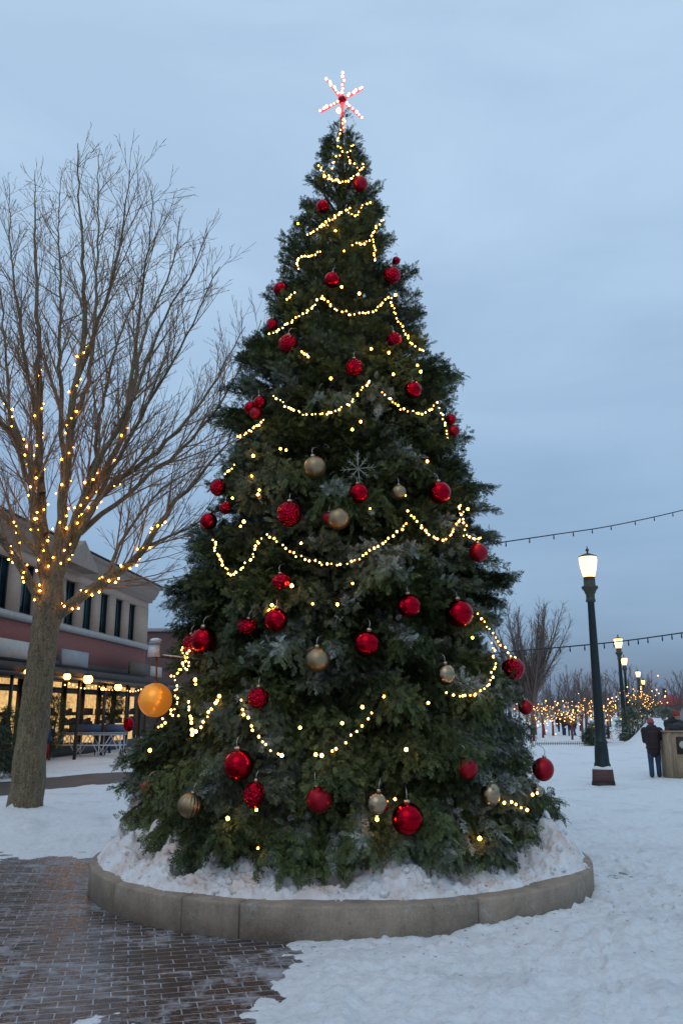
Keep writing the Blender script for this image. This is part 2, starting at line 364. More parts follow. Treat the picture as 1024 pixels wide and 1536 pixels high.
# ------------------------------------------------------------------ ground
TD = 11.5; RP = 3.14; WALL = .315           # tree centre distance, planter radius, wall height
BT = ground(32, 1240)                      # foot of the bare tree
def brick_s(x, y):                         # > 0 on the bricks
    a = (13.5-.12*(x+5)) - y
    d = np.array([2.5, 4.4]); d = d/np.linalg.norm(d)
    b = -((x+1.05)*d[1]-(y-5.5)*d[0])
    return np.minimum(a, b)
road_c = [(-16, 8), (-12.2, 17.5), (-9.5, 24.1), (-6.8, 28.6), (-2.5, 33.5), (3, 36.5), (8, 38)]
def road_d(x, y):
    best = np.full(np.shape(x), 1e9)
    for (a, b), (c, d) in zip(road_c[:-1], road_c[1:]):
        vx, vy = c-a, d-b; t = np.clip(((x-a)*vx+(y-b)*vy)/(vx*vx+vy*vy), 0, 1)
        best = np.minimum(best, np.hypot(x-a-t*vx, y-b-t*vy))
    return best
mounds = [(18.4, 50, 1.55, 1.25, 1.6), (21.2, 53, 1.45, 1.8, 2.), (25, 50, 1.4, 2, 2.), (24, 66, 1.8, 3, 3)]
def gh(x, y):
    x = np.asarray(x, float); y = np.asarray(y, float)
    d = np.hypot(x, y); fade = 1/(1+(d/25)**2)
    z = .05+.035*fbm(x*.35, y*.35, o=3, s=3)
    z = z+(.030*np.abs(fbm(x*1.7, y*1.7, o=3, s=9))+.030*fbm(x*5, y*5, o=3, s=19, g=.65)+.010*fbm(x*15, y*15, o=2, s=23))*fade*1.2
    z = z+.26*np.exp(-((x-BT[0])**2+(y-BT[1]+.15)**2)/1.0)*(1+.3*noise(x*4, y*4, s=2))
    z = z+.05*np.exp(-(((x-BT[0]+.2)/1.9)**2+((y-BT[1]+.6)/1.2)**2))
    for mx, my, mh, sx, sy in mounds:
        z = z+mh*np.exp(-((x-mx)/sx)**2-((y-my)/sy)**2)*(1+.12*noise(x*.9, y*.9, s=5))
    s = brick_s(x, y)+.75*fbm(x*1.1, y*1.1, o=4, s=31)+.34*fbm(x*5, y*5, o=4, s=41, g=.62)-1.3*sst(-.7, .3, x)
    z = z*(1-.75*sst(-1.6, 0, s)); k = sst(-.1, .7, s)
    z = z*(1-k)+(-.035)*k
    r = road_d(x, y)+.22*fbm(x*.9, y*.9, o=3, s=77)
    k = 1-sst(1.75, 2.15, r)
    z = z*(1-k)+(-.06)*k
    z = np.where(np.hypot(x, y-TD) < RP-.1, -.1, z)
    z = z+.02*np.exp(-(np.hypot(x, y-TD)-RP-.1)**2/.02)*sst(.2, -.2, brick_s(x, y))
    return z
def grow_axis(a, b, fine, lim, g=1.035):
    xs = [a]
    while xs[-1] < b: xs.append(xs[-1]+fine)
    st = fine
    while xs[-1] < lim: st *= g; xs.append(xs[-1]+st)
    return xs
xp = grow_axis(0, 4.2, .03, 2500); xs = np.array([-v for v in xp[:0:-1]]+xp)
yp = grow_axis(5.2, 12.0, .035, 3000, 1.03); yb = [5.2]
st = .05
while yb[-1] > -300: st *= 1.12; yb.append(yb[-1]-st)
ys = np.array(yb[:0:-1]+yp)
X, Y = np.meshgrid(xs, ys); Z = gh(X, Y)
def dent(x, y, a, L_=.15, W2=.055, dep=.035):
    i0, i1 = np.searchsorted(ys, (y-.4, y+.4)); j0, j1 = np.searchsorted(xs, (x-.4, x+.4))
    xx_, yy_ = X[i0:i1, j0:j1]-x, Y[i0:i1, j0:j1]-y; u_ = xx_*math.cos(a)+yy_*math.sin(a); w2 = -xx_*math.sin(a)+yy_*math.cos(a)
    q = np.sqrt((u_/L_)**2+(w2/W2)**2); Z[i0:i1, j0:j1] += -dep*sst(1.15, .75, q)+dep*.35*np.exp(-((q-1.3)/.22)**2)
for x0_, y0_, x1_, y1_ in ((.6,5.4,4.6,11.5),(1.6,5.2,5.6,17),(4.8,7.,3.6,14),(.2,6.6,3.6,8.4),(3.2,5.6,7.4,21),(5.8,8,4.4,19),(2.4,6.5,6.5,12),(4.2,9.5,12,21),(-6.6,14.3,-1.5,17.2),(-8,17,-5,20)):
    L_ = math.hypot(x1_-x0_, y1_-y0_); a = math.atan2(y1_-y0_, x1_-x0_); n_ = int(L_/.62)
    for k in range(n_):
        f = (k+.5)/n_; s_ = .11 if k % 2 else -.11; w_ = .25*math.sin(f*5+x0_)
        px_, py_ = x0_+(x1_-x0_)*f-math.sin(a)*(s_+w_)+R.gauss(0,.04), y0_+(y1_-y0_)*f+math.cos(a)*(s_+w_)+R.gauss(0,.04)
        if brick_s(px_, py_) < -.5 and math.hypot(px_, py_-TD) > RP+.25: dent(px_, py_, a+R.gauss(0,.15), R.uniform(.13,.17), R.uniform(.05,.065), R.uniform(.02,.05))
m, n = X.shape; i = np.arange(m-1)[:,None]*n; j = np.arange(n-1)[None]
tag(MB().add(np.stack([X, Y, Z], -1), np.stack([i+j, i+j+1, i+n+j+1, i+n+j], -1).reshape(-1, 4)).build('snow_ground', M['snow'], smooth=True), kind='structure')
def sheet(name, pts, z, mat):
    k = len(pts); return tag(MB().add([(a, b, z) for a, b in pts], [list(range(k))]).build(name, mat), kind='structure')
sheet('brick_paving', [(-30, -6), (6, -6), (6, 13), (-3, 15), (-30, 18)], -.004, M['paving'])
rc = np.array(road_c, float); tg = np.gradient(rc, axis=0); tg /= np.linalg.norm(tg, axis=1)[:,None]; nn = np.c_[-tg[:,1], tg[:,0]]
v = np.concatenate([np.c_[rc+nn*2.4, np.full(len(rc), -.02)], np.c_[rc-nn*2.4, np.full(len(rc), -.02)]]); k = len(rc)
tag(MB().add(v, [[q, q+k, q+k+1, q+1] for q in range(k-1)]).build('path', M['asphalt']), kind='structure')

# ------------------------------------------------------------------ planter
pl = empty('planter', (0, TD, 0), 'low round concrete planter wall of curved blocks around the decorated tree', 'planter')
def joint_angle(px):
    best = None
    for a in np.linspace(-PI, 0, 4000):
        p = np.array([RP*math.cos(a), TD+RP*math.sin(a), WALL/2])
        zc = p[1]*math.cos(P)+(p[2]-HCAM)*math.sin(P)
        q = 512+F*p[0]/zc
        # near side only
        if np.dot([-p[0], -p[1]], [math.cos(a), math.sin(a)]) > 0 and (best is None or abs(q-px) < best[0]): best = (abs(q-px), a)
    return best[1]
ja = [joint_angle(x) for x in (170, 272, 358, 718)]
ang = [ja[0]-.5, ja[0], ja[1], ja[2], ja[3], ja[3]+.62, ja[3]+1.2]
rest = np.linspace(ang[-1], ang[0]+2*PI, 9)
ang += list(rest[1:])
for a0, a1 in zip(ang[:-1], ang[1:]):
    g = .0035; k = max(6, int((a1-a0)/.03)); th = np.linspace(a0+g, a1-g, k)
    prof = [(RP, -.08), (RP, WALL-.025), (RP-.008, WALL-.008), (RP-.025, WALL), (RP-.32, WALL), (RP-.335, WALL-.01), (RP-.34, -.08)]
    off = R.uniform(-.004, .004); zt = R.uniform(-.004, .004)
    v = np.array([[(q[0]+off)*math.cos(a), TD+(q[0]+off)*math.sin(a), q[1]+(zt if q[1] > 0 else 0)] for a in th for q in prof]); kk = len(prof)
    mb = MB().add(v, [[r*kk+c, (r+1)*kk+c, (r+1)*kk+(c+1) % kk, r*kk+(c+1) % kk] for r in range(k-1) for c in range(kk)])
    mb.f[kk] = [np.array([list(range(kk))]), np.array([list(range((k-1)*kk, k*kk))[::-1]])]
    mb.build('curb_block', M['concrete'], pl)
# snow heaped inside the planter
nth, nr_ = 1300, 110
th = np.linspace(-PI, PI, nth, endpoint=False)[:,None]; q = np.linspace(0, 1, nr_)[None]**.55
cx, sx = np.cos(th), np.sin(th)
edge = RP-.20+.08*fbm(cx*4, sx*4, o=3, s=5)+.13*np.abs(cx)**3
rr = edge*q
xx, yy = rr*cx, rr*sx
def bump_at(a, w_): 
    d = np.abs((th-a+PI) % (2*PI)-PI); return np.exp(-(d/w_)**2)
bank = .22+.58*bump_at(-PI*.97, .48)+.2*bump_at(-2.6, .3)+.16*bump_at(-2.25, .12)+.16*bump_at(-1.72, .12)+.1*bump_at(-1.2, .2)+.34*bump_at(-.52, .13)+.52*bump_at(-.12, .22)
lump = .55+.60*noise(xx*1.9, yy*1.9, s=61)+.38*noise(xx*4.2, yy*4.2, s=63)+.13*fbm(xx*9, yy*9, o=2, s=67, g=.5)
z = WALL-.02+bank*np.clip(.25+lump*.95, .1, 2)*sst(0, .62, edge-rr)**.8+.05*sst(0, .1, edge-rr)+.030*fbm(xx*13, yy*13, o=4, s=72, g=.6)*sst(0, .1, edge-rr)
dx = .02*fbm(xx*5+z*3, yy*5, o=3, s=81)*sst(0, .2, edge-rr); dy = .02*fbm(xx*5, yy*5+z*3, o=3, s=91)*sst(0, .2, edge-rr)
V = np.stack([xx+dx, TD+yy+dy, z], -1).reshape(-1, 3)
i = np.arange(nth)[:,None]; i2 = (i+1) % nth; j = np.arange(nr_-1)[None]
Fq = np.stack([i*nr_+j, i*nr_+j+1, i2*nr_+j+1, i2*nr_+j], -1).reshape(-1, 4)
hb = MB().add(V, Fq); i_ = NR.integers(0, len(V), 9000); i_ = i_[(np.hypot(V[i_,0], V[i_,1]-TD) > 1.9)][:1100]
a_ = np.array([(x, y, z) for x in (-1,1) for y in (-1,1) for z in (-1,1)], float)
sb_ = MB().sph((0,0,0), 1, 8, 5); sv = sb_.v[0]
for q_ in i_:
    r1 = .008+.034*R.random()**3; c_ = V[q_]-np.array([0,0,r1*.15]); n3 = 1+.55*noise(sv[:,0]*2.1+q_, sv[:,1]*2.1, sv[:,2]*2.1)
    b_ = hb.n; hb.v.append(c_+sv*n3[:,None]*r1*np.array([R.uniform(.8,1.3), R.uniform(.8,1.3), R.uniform(.6,1)])); hb.n += len(sv)
    for kf_, fl_ in sb_.f.items():
        for f_ in fl_: hb.f.setdefault(kf_, []).append(f_+b_)
tag(hb.build('planter_snow', M['heap'], smooth=True), 'lumpy snow heaped inside the round planter around the tree foot', 'snow', kind='stuff')

mb = MB()
for k in range(900):
    a = R.uniform(-PI, PI); q_ = RP+abs(R.gauss(0, .55))+.03 if k % 2 else R.uniform(2.2, RP-.1)
    x, y = q_*math.cos(a), TD+q_*math.sin(a)
    if k % 2: z_ = max(float(gh(x, y)), -.004)+.004
    else:
        ia = int((a+PI)/(2*PI)*nth) % nth; row = V.reshape(nth, nr_, 3)[ia]; z_ = float(row[np.argmin(np.abs(np.hypot(row[:,0], row[:,1]-TD)-q_)), 2])+.004
    b_ = R.uniform(0, 6.28); l_ = R.uniform(.008, .035); mb.tube([(x,y,z_),(x+l_*math.cos(b_),y+l_*math.sin(b_),z_+R.uniform(0,.01))], [.0025,.0015], 3)
tag(mb.build('needle_litter', M['trunk']), 'fallen needles and twig bits scattered on the snow around the planter', 'litter', kind='stuff')
# ------------------------------------------------------------------ decorated tree: hull
HZ = np.array([.15, .35, .7, 1.2, 1.8, 2.4, 2.86, 3.4, 3.87, 4.4, 5.03, 5.6, 6.04, 6.5, 7.09, 7.6, 8.18, 8.8, 9.32, 9.9, 10.3, 10.6, 10.9, 11.3, 11.6])
HR = np.array([2.1, 2.55, 2.76, 2.78, 2.66, 2.40, 2.22, 2.18, 2.26, 2.12, 1.98, 1.82, 1.76, 1.68, 1.50, 1.32, 1.14, .98, .80, .60, .46, .36, .25, .13, .02])
def hull(z): return np.interp(z, HZ, HR)*.975
def on_hull(px, py, off=0.):
    r = ray(px, py); ts = np.linspace(5, 15, 2500); p = r[None]*ts[:,None]+np.array([0, 0, HCAM]); d = np.hypot(p[:,0], p[:,1]-TD)-hull(p[:,2])-off
    k = np.where(d < 0)[0]
    return p[k[0]] if len(k) else p[np.argmin(d)]
def pxm(p): return F/(p[1]*math.cos(P)+(p[2]-HCAM)*math.sin(P))      # pixels per metre

# --- ornaments: px, py, radius px, kind, squash, name, label
def O(*a): return a
ORN = [
 (540,276,11,'redsatin',1.1,'ball_ornament','small matte red ornament at the right edge just under the tree top','red'),
 (484,310,10,'red',1,'ball_ornament','small glossy red ball left of centre in the narrow top, above the highest light swag','red'),
 (498,420,12,'red',1,'ball_ornament','red ball at the centre line directly above the peak of the upper light swag','red'),
 (588,413,13,'redglit',1,'ball_ornament','red mosaic ball near the right edge of the upper tree above the swag peak','red'),
 (594,391,6,'redglit',1,'ball_ornament','tiny red ball peeking out just above a larger red mosaic ball at upper right','red'),
 (421,434,11,'red',1,'ball_ornament','red ball at the upper left edge beside a short row of bulbs','red'),
 (408,487,8,'redglit',1.3,'ball_ornament','narrow red ornament on the left edge at the lower end of the upper swag','red'),
 (432,516,14,'redglit',1,'ball_ornament','large dark red mosaic ball below the left end of the upper swag','red'),
 (591,509,11,'redglit',1,'ball_ornament','red mosaic ball inside the lights descending on the upper right','red'),
 (531,551,13,'redglit',1.05,'ball_ornament','red sparkling ball just above the peak of the second swag, near the centre','red'),
 (619,585,13,'red',1,'ball_ornament','red ball hanging over the right dip of the second light swag','red'),
 (376,612,10,'red',1,'ball_ornament','left ball of the three red balls clustered on the left edge at mid height','red'),
 (390,604,10,'red',1,'ball_ornament','upper right ball of the three red balls clustered on the left edge','red'),
 (384,620,9,'redsatin',1,'ball_ornament','lowest ball of the three red balls clustered on the left edge','red'),
 (676,629,8,'redglit',1,'ball_ornament','small dark red ball on the right edge directly above another red ball','red'),
 (680,646,9,'redsatin',1,'ball_ornament','red ball on the right edge touching a smaller dark one above it','red'),
 (472,701,17,'gold',1,'ball_ornament','champagne gold ball hanging left of the frosted snowflake','gold'),
 (538,740,15,'red',1,'ball_ornament','red ball hanging right under the frosted snowflake','red'),
 (659,739,17,'red',1,'ball_ornament','glossy red ball at right above the dip of the third swag','red'),
 (598,738,11,'gold',1,'ball_ornament','dim gold ball half hidden behind a hanging bulb, between two red balls','gold'),
 (434,771,19,'redglit',1,'ball_ornament','big red mosaic ball above the widest light swag, left of a gold ball','red'),
 (507,778,17,'gold',1,'ball_ornament','gold ball above the lowest point of the widest light swag','gold'),
 (313,782,13,'red',1,'ball_ornament','glossy red ball sticking out past the left edge above the small swag','red'),
 (327,731,12,'redglit',1.1,'ball_ornament','upper red sparkling ornament on the left edge above two other red balls','red'),
 (338,762,9,'redglit',1,'ball_ornament','small dark red ball between two red ones on the left edge','red'),
 (492,776,8,'redsatin',1,'ball_ornament','small dark red ball tucked in beside the gold ball at the centre','red'),
 (717,829,14,'redsatin',1,'ball_ornament','red ball on the right edge just below the cable joining the tree','red'),
 (422,872,14,'redglit',.85,'ball_ornament','dark red knobbly ornament under the left part of the widest swag','red'),
 (613,909,18,'red',1,'ball_ornament','red ball left of the largest red ball on the right half, below the third swag','red'),
 (688,920,21,'red',1,'ball_ornament','large dark red ball at right beside the top of the long hanging light loop','red'),
 (414,930,18,'red',1,'ball_ornament','glossy red ball directly beneath a bright flame shaped bulb','red'),
 (371,940,15,'redglit',.8,'ball_ornament','flattened red glittering ornament left of a glossy red ball','red'),
 (306,961,20,'red',1,'ball_ornament','big red ball on the left edge overlapping another red ball','red'),
 (287,966,13,'redglit',1.1,'ball_ornament','red ball half hidden behind the big red ball on the left edge','red'),
 (550,966,20,'red',1,'ball_ornament','big glossy red ball near the centre with frosted branches above it','red'),
 (476,990,19,'gold',1,'ball_ornament','matte gold ball left of the big red ball near the centre','gold'),
 (668,1012,14,'silver',1.15,'ball_ornament','pale egg shaped ornament at the lower left end of the long light loop','gold'),
 (769,1003,17,'redglit',1,'ball_ornament','red ball on the right edge beneath the long light loop start','red'),
 (788,1061,11,'redsatin',1,'ball_ornament','small dark red ball on the right edge in front of the distant lit trees','red'),
 (387,1047,16,'redglit',1,'ball_ornament','dark red sparkling ball right of two vertical bulbs in the lower left','red'),
 (358,1148,23,'red',1,'ball_ornament','large glossy red ball hanging from a wire under the lower left swag','red'),
 (381,1192,16,'redglit',1.2,'ball_ornament','red glitter pine cone shaped ornament below the large glossy ball','red'),
 (285,1208,18,'ribbed',1,'ball_ornament','ribbed gold ball low on the left near the snow','gold'),
 (478,1199,19,'redsatin',1,'ball_ornament','red ball in a dark gap low in the middle of the tree','red'),
 (221,1182,11,'redsatin',.8,'ball_ornament','red ornament at the far lower left tip of the branches','red'),
 (565,1206,18,'silver',1,'ball_ornament','shiny silver ball beside the largest low red ball','gold'),
 (611,1229,24,'red',1,'ball_ornament','largest red ball, lowest one on the tree right of the silver ball','red'),
 (700,1152,16,'redsatin',1,'ball_ornament','red ball above the brownish silver ornament at lower right','red'),
 (735,1192,15,'silver',1.15,'ball_ornament','brownish silver egg shaped ornament at lower right left of four orange bulbs','gold'),
 (814,1154,16,'redsatin',1.08,'ball_ornament','red ball hanging clear of the branches at the lower right edge','red'),
 (806,1187,8,'silver',1,'ball_ornament','small pale ball at the lower right tip above the branch ends','gold'),
]
clear = []     # centre, radius kept free of foliage
def make_ball(px, py, rp, kind, sq, name, label, g, pos=None):
    p = on_hull(px, py, .02) if pos is None else pos
    r = rp/pxm(p); root = empty(name, p, label, 'ornament', 'red ornaments on the big tree' if g == 'red' else 'gold and silver ornaments on the big tree')
    n_ = 40; a = np.linspace(-PI/2+.02, PI/2-.02, 25)
    prof = np.c_[np.cos(a)*r, np.sin(a)*r*sq]
    mb = MB()
    if kind == 'ribbed':
        mb.lathe(prof, p, 72); V = mb.v[0]; q = V-p; th = np.arctan2(q[:,1], q[:,0]); V[:,:2] = p[:2]+q[:,:2]*(1+.045*np.cos(th*18))[:,None]; mt = M['gold']
    elif kind == 'redglit':
        mb.lathe(prof, p, n_); V = mb.v[0]; q = (V-p)/r
        d = 1+.05*noise(q[:,0]*4+px, q[:,1]*4, q[:,2]*4); V[:] = p+q*r*d[:,None]; mt = M['redglit']
    else:
        mb.lathe(prof, p, n_); mt = M[kind]
    mb.build('globe', mt, root, smooth=True)
    MB().lathe([(r*.2, r*sq*.96), (r*.2, r*sq*1.16), (r*.1, r*sq*1.2)], p, 12).build('cap', M['cap'], root)
    ax = np.array([0, TD, p[2]])-p; ax /= np.linalg.norm(ax)
    hk = p+np.array([0, 0, r*sq*1.18])
    MB().tube([hk, hk+np.array([0,0,.05]), hk+np.array([0,0,.09])+ax*.03, hk+np.array([0,0,.12])+ax*.12], .003+r*.01, 5).build('hook', M['hook'], root)
    clear.append((p, r*1.12)); root.rotation_euler = (R.gauss(0,.10), R.gauss(0,.10), R.uniform(-.5,.5))
    return root
for a in ORN:
    make_ball(*a)
# big gold globe with added glow on a rusty rod hung from a bare branch
gp = on_hull(233, 1050, .1)
root = empty('globe_ornament', gp, 'large gold globe with added glow on a rusty rod at the left edge of the tree', 'ornament')
gr = 25/pxm(gp)
MB().sph(gp, gr, 48, 30).build('globe', M['goldglobe'], root, smooth=True)
MB().lathe([(gr*.16, gr*.96), (gr*.16, gr*1.1), (gr*.07, gr*1.14)], gp, 14).build('cap', M['rust'], root)
MB().tube([gp+(0,0,gr), gp+(.0,0,gr+.12), gp+(-.01,0,gr+.34)], .012, 7).build('rod', M['rust'], root)
clear.append((gp, gr*1.15))
lp = gp+np.array([-.05, 0, gr+.40])
root = empty('box_lantern', lp, 'small frosted white box lantern with snow on top above the gold globe', 'lantern')
MB().box(lp, (.14,.14,.16), .3, .9).build('glass_box', M['whitemetal'], root)
MB().box(lp+(0,0,.095), (.17,.17,.03), .3, .6).build('lid', M['greyboard'], root)
MB().sph(lp+(.02,0,.125), .07, 10, 6, (1.1,1,.45)).build('snow_cap', M['snowcap'], root, smooth=True)
clear.append((lp, .14))
# snowflake
sp_ = on_hull(537, 703, .12)
root = empty('snowflake_ornament', sp_, 'frosted wire snowflake hanging above a red ball at mid tree', 'ornament')
mb = MB(); rs = 27/pxm(sp_)
for k in range(8):
    a = k*PI/4+.1; L_ = rs*(1 if k % 2 == 0 else .8); d = np.array([math.cos(a), 0, math.sin(a)])
    mb.tube([sp_, sp_+d*L_], [.007, .004], 5)
    for s_ in (-1, 1):
        for f_ in (.45, .7):
            b = a+s_*.7; mb.tube([sp_+d*L_*f_, sp_+d*L_*f_+np.array([math.cos(b), 0, math.sin(b)])*L_*.25], [.004, .003], 4)
mb.build('frame', M['frostwire'], root); clear.append((sp_, rs*.5))
MB().tube([sp_, sp_+(0,0,rs*.9), sp_+(0,.15,rs*1.3)], .004, 4).build('hook', M['hook'], root)

# --- light swags
bulb_me = {}
def bulb_mesh(kind, r):
    k = (kind, r)
    if k not in bulb_me:
        mb = MB().lathe([(r*.3, -r*.9), (r*.8, -r*.5), (r, 0), (r*.8, r*.6), (r*.35, r*1.1)], (0,0,0), 8)
        o = mb.build('bulb_source', M[kind], smooth=True); bulb_me[k] = o.data; bpy.data.objects.remove(o)
    return bulb_me[k]
def catmull(pts, step):
    pts = np.array(pts, float); P4 = np.vstack([2*pts[0]-pts[1], pts, 2*pts[-1]-pts[-2]]); o = []
    for i in range(1, len(P4)-2):
        for t_ in np.linspace(0, 1, 12, endpoint=False):
            a, b, c, d = P4[i-1:i+3]
            o.append(.5*((2*b)+(c-a)*t_+(2*a-5*b+4*c-d)*t_**2+(3*b-a-3*c+d)*t_**3))
    o.append(pts[-1]); o = np.array(o); s_ = np.r_[0, np.cumsum(np.linalg.norm(np.diff(o, axis=0), axis=1))]
    n_ = max(2, int(round(s_[-1]/step))+1); q = np.linspace(0, s_[-1], n_)
    return np.stack([np.interp(q, s_, o[:,k]) for k in range(o.shape[1])], -1)
def string(name, label, group, paths, rb=.017, kind='bulb', wire=True, hot=(), jit=.9):
    root = None
    for pts in paths:
        pts = np.array(pts)
        if root is None: root = empty(name, pts[0], label, 'string lights', group)
        if wire and len(pts) > 1: MB().tube(pts, .004, 4).build('wire', M['wire'], root)
        for i_, p in enumerate(pts):
            q = p+np.array([R.uniform(-1,1), R.uniform(-1,1), R.uniform(-1.2,.4)])*.012*jit*2+(0,0,-.01)
            inst(bulb_mesh('bulbhot' if i_ in hot else kind, rb), 'bulb', q, root, R.uniform(.6, 1.25)); clear.append((q, .05))
    return root
SW = [
 ('bright string winding down from the foot of the star to the first small swag', [
   ([(514,183),(512,198),(506,213),(512,226),(502,238),(496,250)], 7), ([(478,246),(483,256),(492,264),(503,269),(516,270),(528,266),(538,258),(546,246)], 4.5), ([(530,215),(522,228),(524,240),(534,250)], 6), ([(487,262),(496,268),(512,272)], 5)]),
 ('thick double swag climbing to the right near the tree top', [([(462,351),(470,346),(478,341),(487,334),(497,326),(506,320),(516,314),(524,311)], 4.5), ([(484,340),(498,329),(512,317),(522,316),(530,322),(541,314),(546,307),(555,304)], 6), ([(446,402),(448,388),(458,383),(470,381),(480,375)], 5)]),
 ('short swag with hanging tail on the right side near the tree top', [([(530,365),(540,364),(552,362),(560,352),(563,342),(570,332),(574,328)], 5), ([(559,363),(563,372),(562,382),(564,390)], 5)]),
 ('long upper swag from left edge over two peaks down the right side', [([(404,498),(420,492),(440,480),(460,466),(475,452),(484,443)], 6), ([(484,443),(495,456),(507,464),(525,469),(542,469),(560,465),(572,456),(580,444)], 6), ([(586,446),(591,462),(597,480),(604,490),(612,506),(622,518),(636,525)], 6), ([(430,446),(438,442),(444,436)], 5), ([(450,524),(457,528),(464,534)], 5)]),
 ('second swag crossing the tree at mid height in two curves', [([(411,592),(425,605),(443,614),(466,620),(490,618),(513,610),(530,598),(544,580),(555,568)], 6.3), ([(575,587),(590,602),(607,613),(625,618),(641,614),(654,603)], 6), ([(660,612),(665,628),(671,642),(673,653)], 6)]),
 ('short bright swag at the left edge below the cluster of three red balls', [([(355,653),(366,649),(376,643),(386,636),(393,628)], 4.5), ([(340,710),(346,703),(352,697)], 5)]),
 ('small hanging swag at the left edge under the protruding red ball', [([(320,806),(323,824),(331,842),(343,856),(352,858),(362,852),(374,838),(384,820),(390,806)], 5.5)]),
 ('widest swag spanning the middle of the tree', [([(402,797),(418,813),(438,827),(462,837),(490,844),(515,842),(540,833),(560,822),(580,808),(598,794),(610,782)], 8)]),
 ('third swag dipping to a bright peak at the right edge', [([(612,766),(622,777),(634,788),(645,799),(656,806),(667,806),(678,796),(686,782),(690,768),(690,756)], 6), ([(690,760),(696,776),(697,800)], 7), ([(702,800),(714,808),(722,804)], 6)]),
 ('long hanging light loop on the lower right side', [([(718,920),(727,932),(738,946),(750,962),(760,974),(770,986)], 8), ([(738,964),(740,982),(739,1004),(731,1026),(718,1036),(700,1040),(684,1040),(671,1037)], 6.5)]),
 ('tangled lights at the left edge beside the gold globe', [([(280,965),(275,976),(277,988),(273,1000),(266,1007),(259,1013)], 4), ([(282,975),(284,990),(278,1003)], 6), ([(264,1020),(264,1038),(263,1056),(256,1067),(266,1071)], 6), ([(246,1078),(250,1083),(240,1086)], 5)]),
 ('v shaped light swag at lower left right of the gold globe', [([(284,1049),(285,1064),(286,1080),(289,1097)], 8), ([(289,1097),(297,1092),(304,1084),(311,1075),(319,1060),(331,1041)], 9)]),
 ('wide lower swag with large bulbs above the big glossy red ball', [([(361,1050),(363,1061),(369,1070),(376,1083),(385,1098),(395,1111),(408,1123),(423,1132)], 11), ([(472,1131),(492,1127),(507,1118),(521,1106),(534,1095),(546,1082),(560,1066)], 15)]),
 ('short row of orange bulbs at the lower right near the snow', [([(756,1201),(768,1198),(777,1208),(789,1210)], 11), ([(797,1192),(805,1188)], 8)]),
]
for lab, ps in SW:
    paths = []
    for pts, step in ps:
        q = catmull(pts, step*.86); paths.append([on_hull(a, b, .09) for a, b in q])
    big = 'large bulbs' in lab or 'v shaped' in lab or 'orange' in lab
    string('string_lights', lab, 'light swags on the big tree', paths, .0160 if big else .0118)
sc_pts = [(497,567),(555,521),(585,528),(627,547),(630,557),(540,632),(527,641),(381,680),(430,674),(375,710),(391,733),(386,741),(362,785),(368,780),(552,763),(597,726),(606,740),(531,873),(408,905),(406,912),(439,878),(343,1223),(386,1267),(378,1207),(383,1212),(227,1124),(641,1050),(706,955),(722,925),(721,1256),(564,1225),(593,1195),(543,1057),(574,1043),(293,1018),(293,1024),(518,375),(593,441),(445,335),(505,345),(512,430),(540,440),(420,672),(700,762),(451,812),(348,745),(470,905),(505,905),(590,560),(640,690),(610,1120),(450,1090),(510,1080)]
string('string_lights', 'single warm bulbs scattered deep among the branches all over the tree', None, [[on_hull(a, b, .03)] for a, b in sc_pts], .0165, 'bulbhot', wire=False)
# --- star
tp = np.array([0, TD, 11.62]); 
sc0 = atY(513, 150, TD); root = empty('tree_star', sc0, 'six armed lit red and white star on a pole at the tree top', 'tree star')
px1 = 1/pxm(sc0)
MB().tube([atY(513, 152, TD), atY(513.5, 196, TD)], .03, 8).build('pole', M['starred'], root)
MB().sph(sc0, .07, 14, 8).build('hub', M['redsatin'], root, smooth=True)
for (ex, ey) in ((515,112),(543,133),(543,178),(481,168),(490,120)):
    e_ = atY(ex, ey, TD); MB().tube([sc0, e_], [.026,.02], 8).build('arm', M['starred'], root)
    for f_ in np.linspace(.25, 1, 6): inst(bulb_mesh('starlight', .023), 'bulb', sc0+(e_-sc0)*f_+(R.uniform(-.015,.015), -.035, R.uniform(-.01,.01)), root, R.uniform(.75, 1.2))
inst(bulb_mesh('starlight', .042), 'bulb', atY(508, 166, TD), root, 1.1); inst(bulb_mesh('starlight', .042), 'bulb', atY(515, 181, TD), root, 1.0)

# ------------------------------------------------------------------ decorated tree: foliage
def spray_tpl(seed, curl):
    r_ = random.Random(seed); V = []; Fc = []
    def tri(a, b, w_):   # thin blade
        a = np.array(a); b = np.array(b); d = b-a; s_ = np.cross(d, [0,0,1.]); s_ = s_/(np.linalg.norm(s_)+1e-9)*w_
        k = len(V); m_ = a*.55+b*.45; V.extend([a, m_+s_, b, m_-s_]); Fc.append([k, k+1, k+2, k+3])
    zz = lambda x: -curl*x*x
    for q in range(6):
        x = .08+.15*q; L_ = (.46-.30*abs(q/5-.25))*r_.uniform(.8, 1.15)
        for s_ in (-1, 1):
            a = rad(r_.uniform(38, 58)); b = (x+L_*math.cos(a), s_*L_*math.sin(a), zz(x+L_*.6)+r_.uniform(-.12,.10))
            tri((x, 0, zz(x)), b, .044)
    tri((0,0,0), (.5, 0, zz(.5)), .025); tri((.5,0,zz(.5)), (1.05, 0, zz(1.05)), .05)
    return np.array(V), np.array(Fc)
TPL = [spray_tpl(s_, c_) for s_, c_ in ((1,.1), (2,.25), (3,.4), (4,.0))]
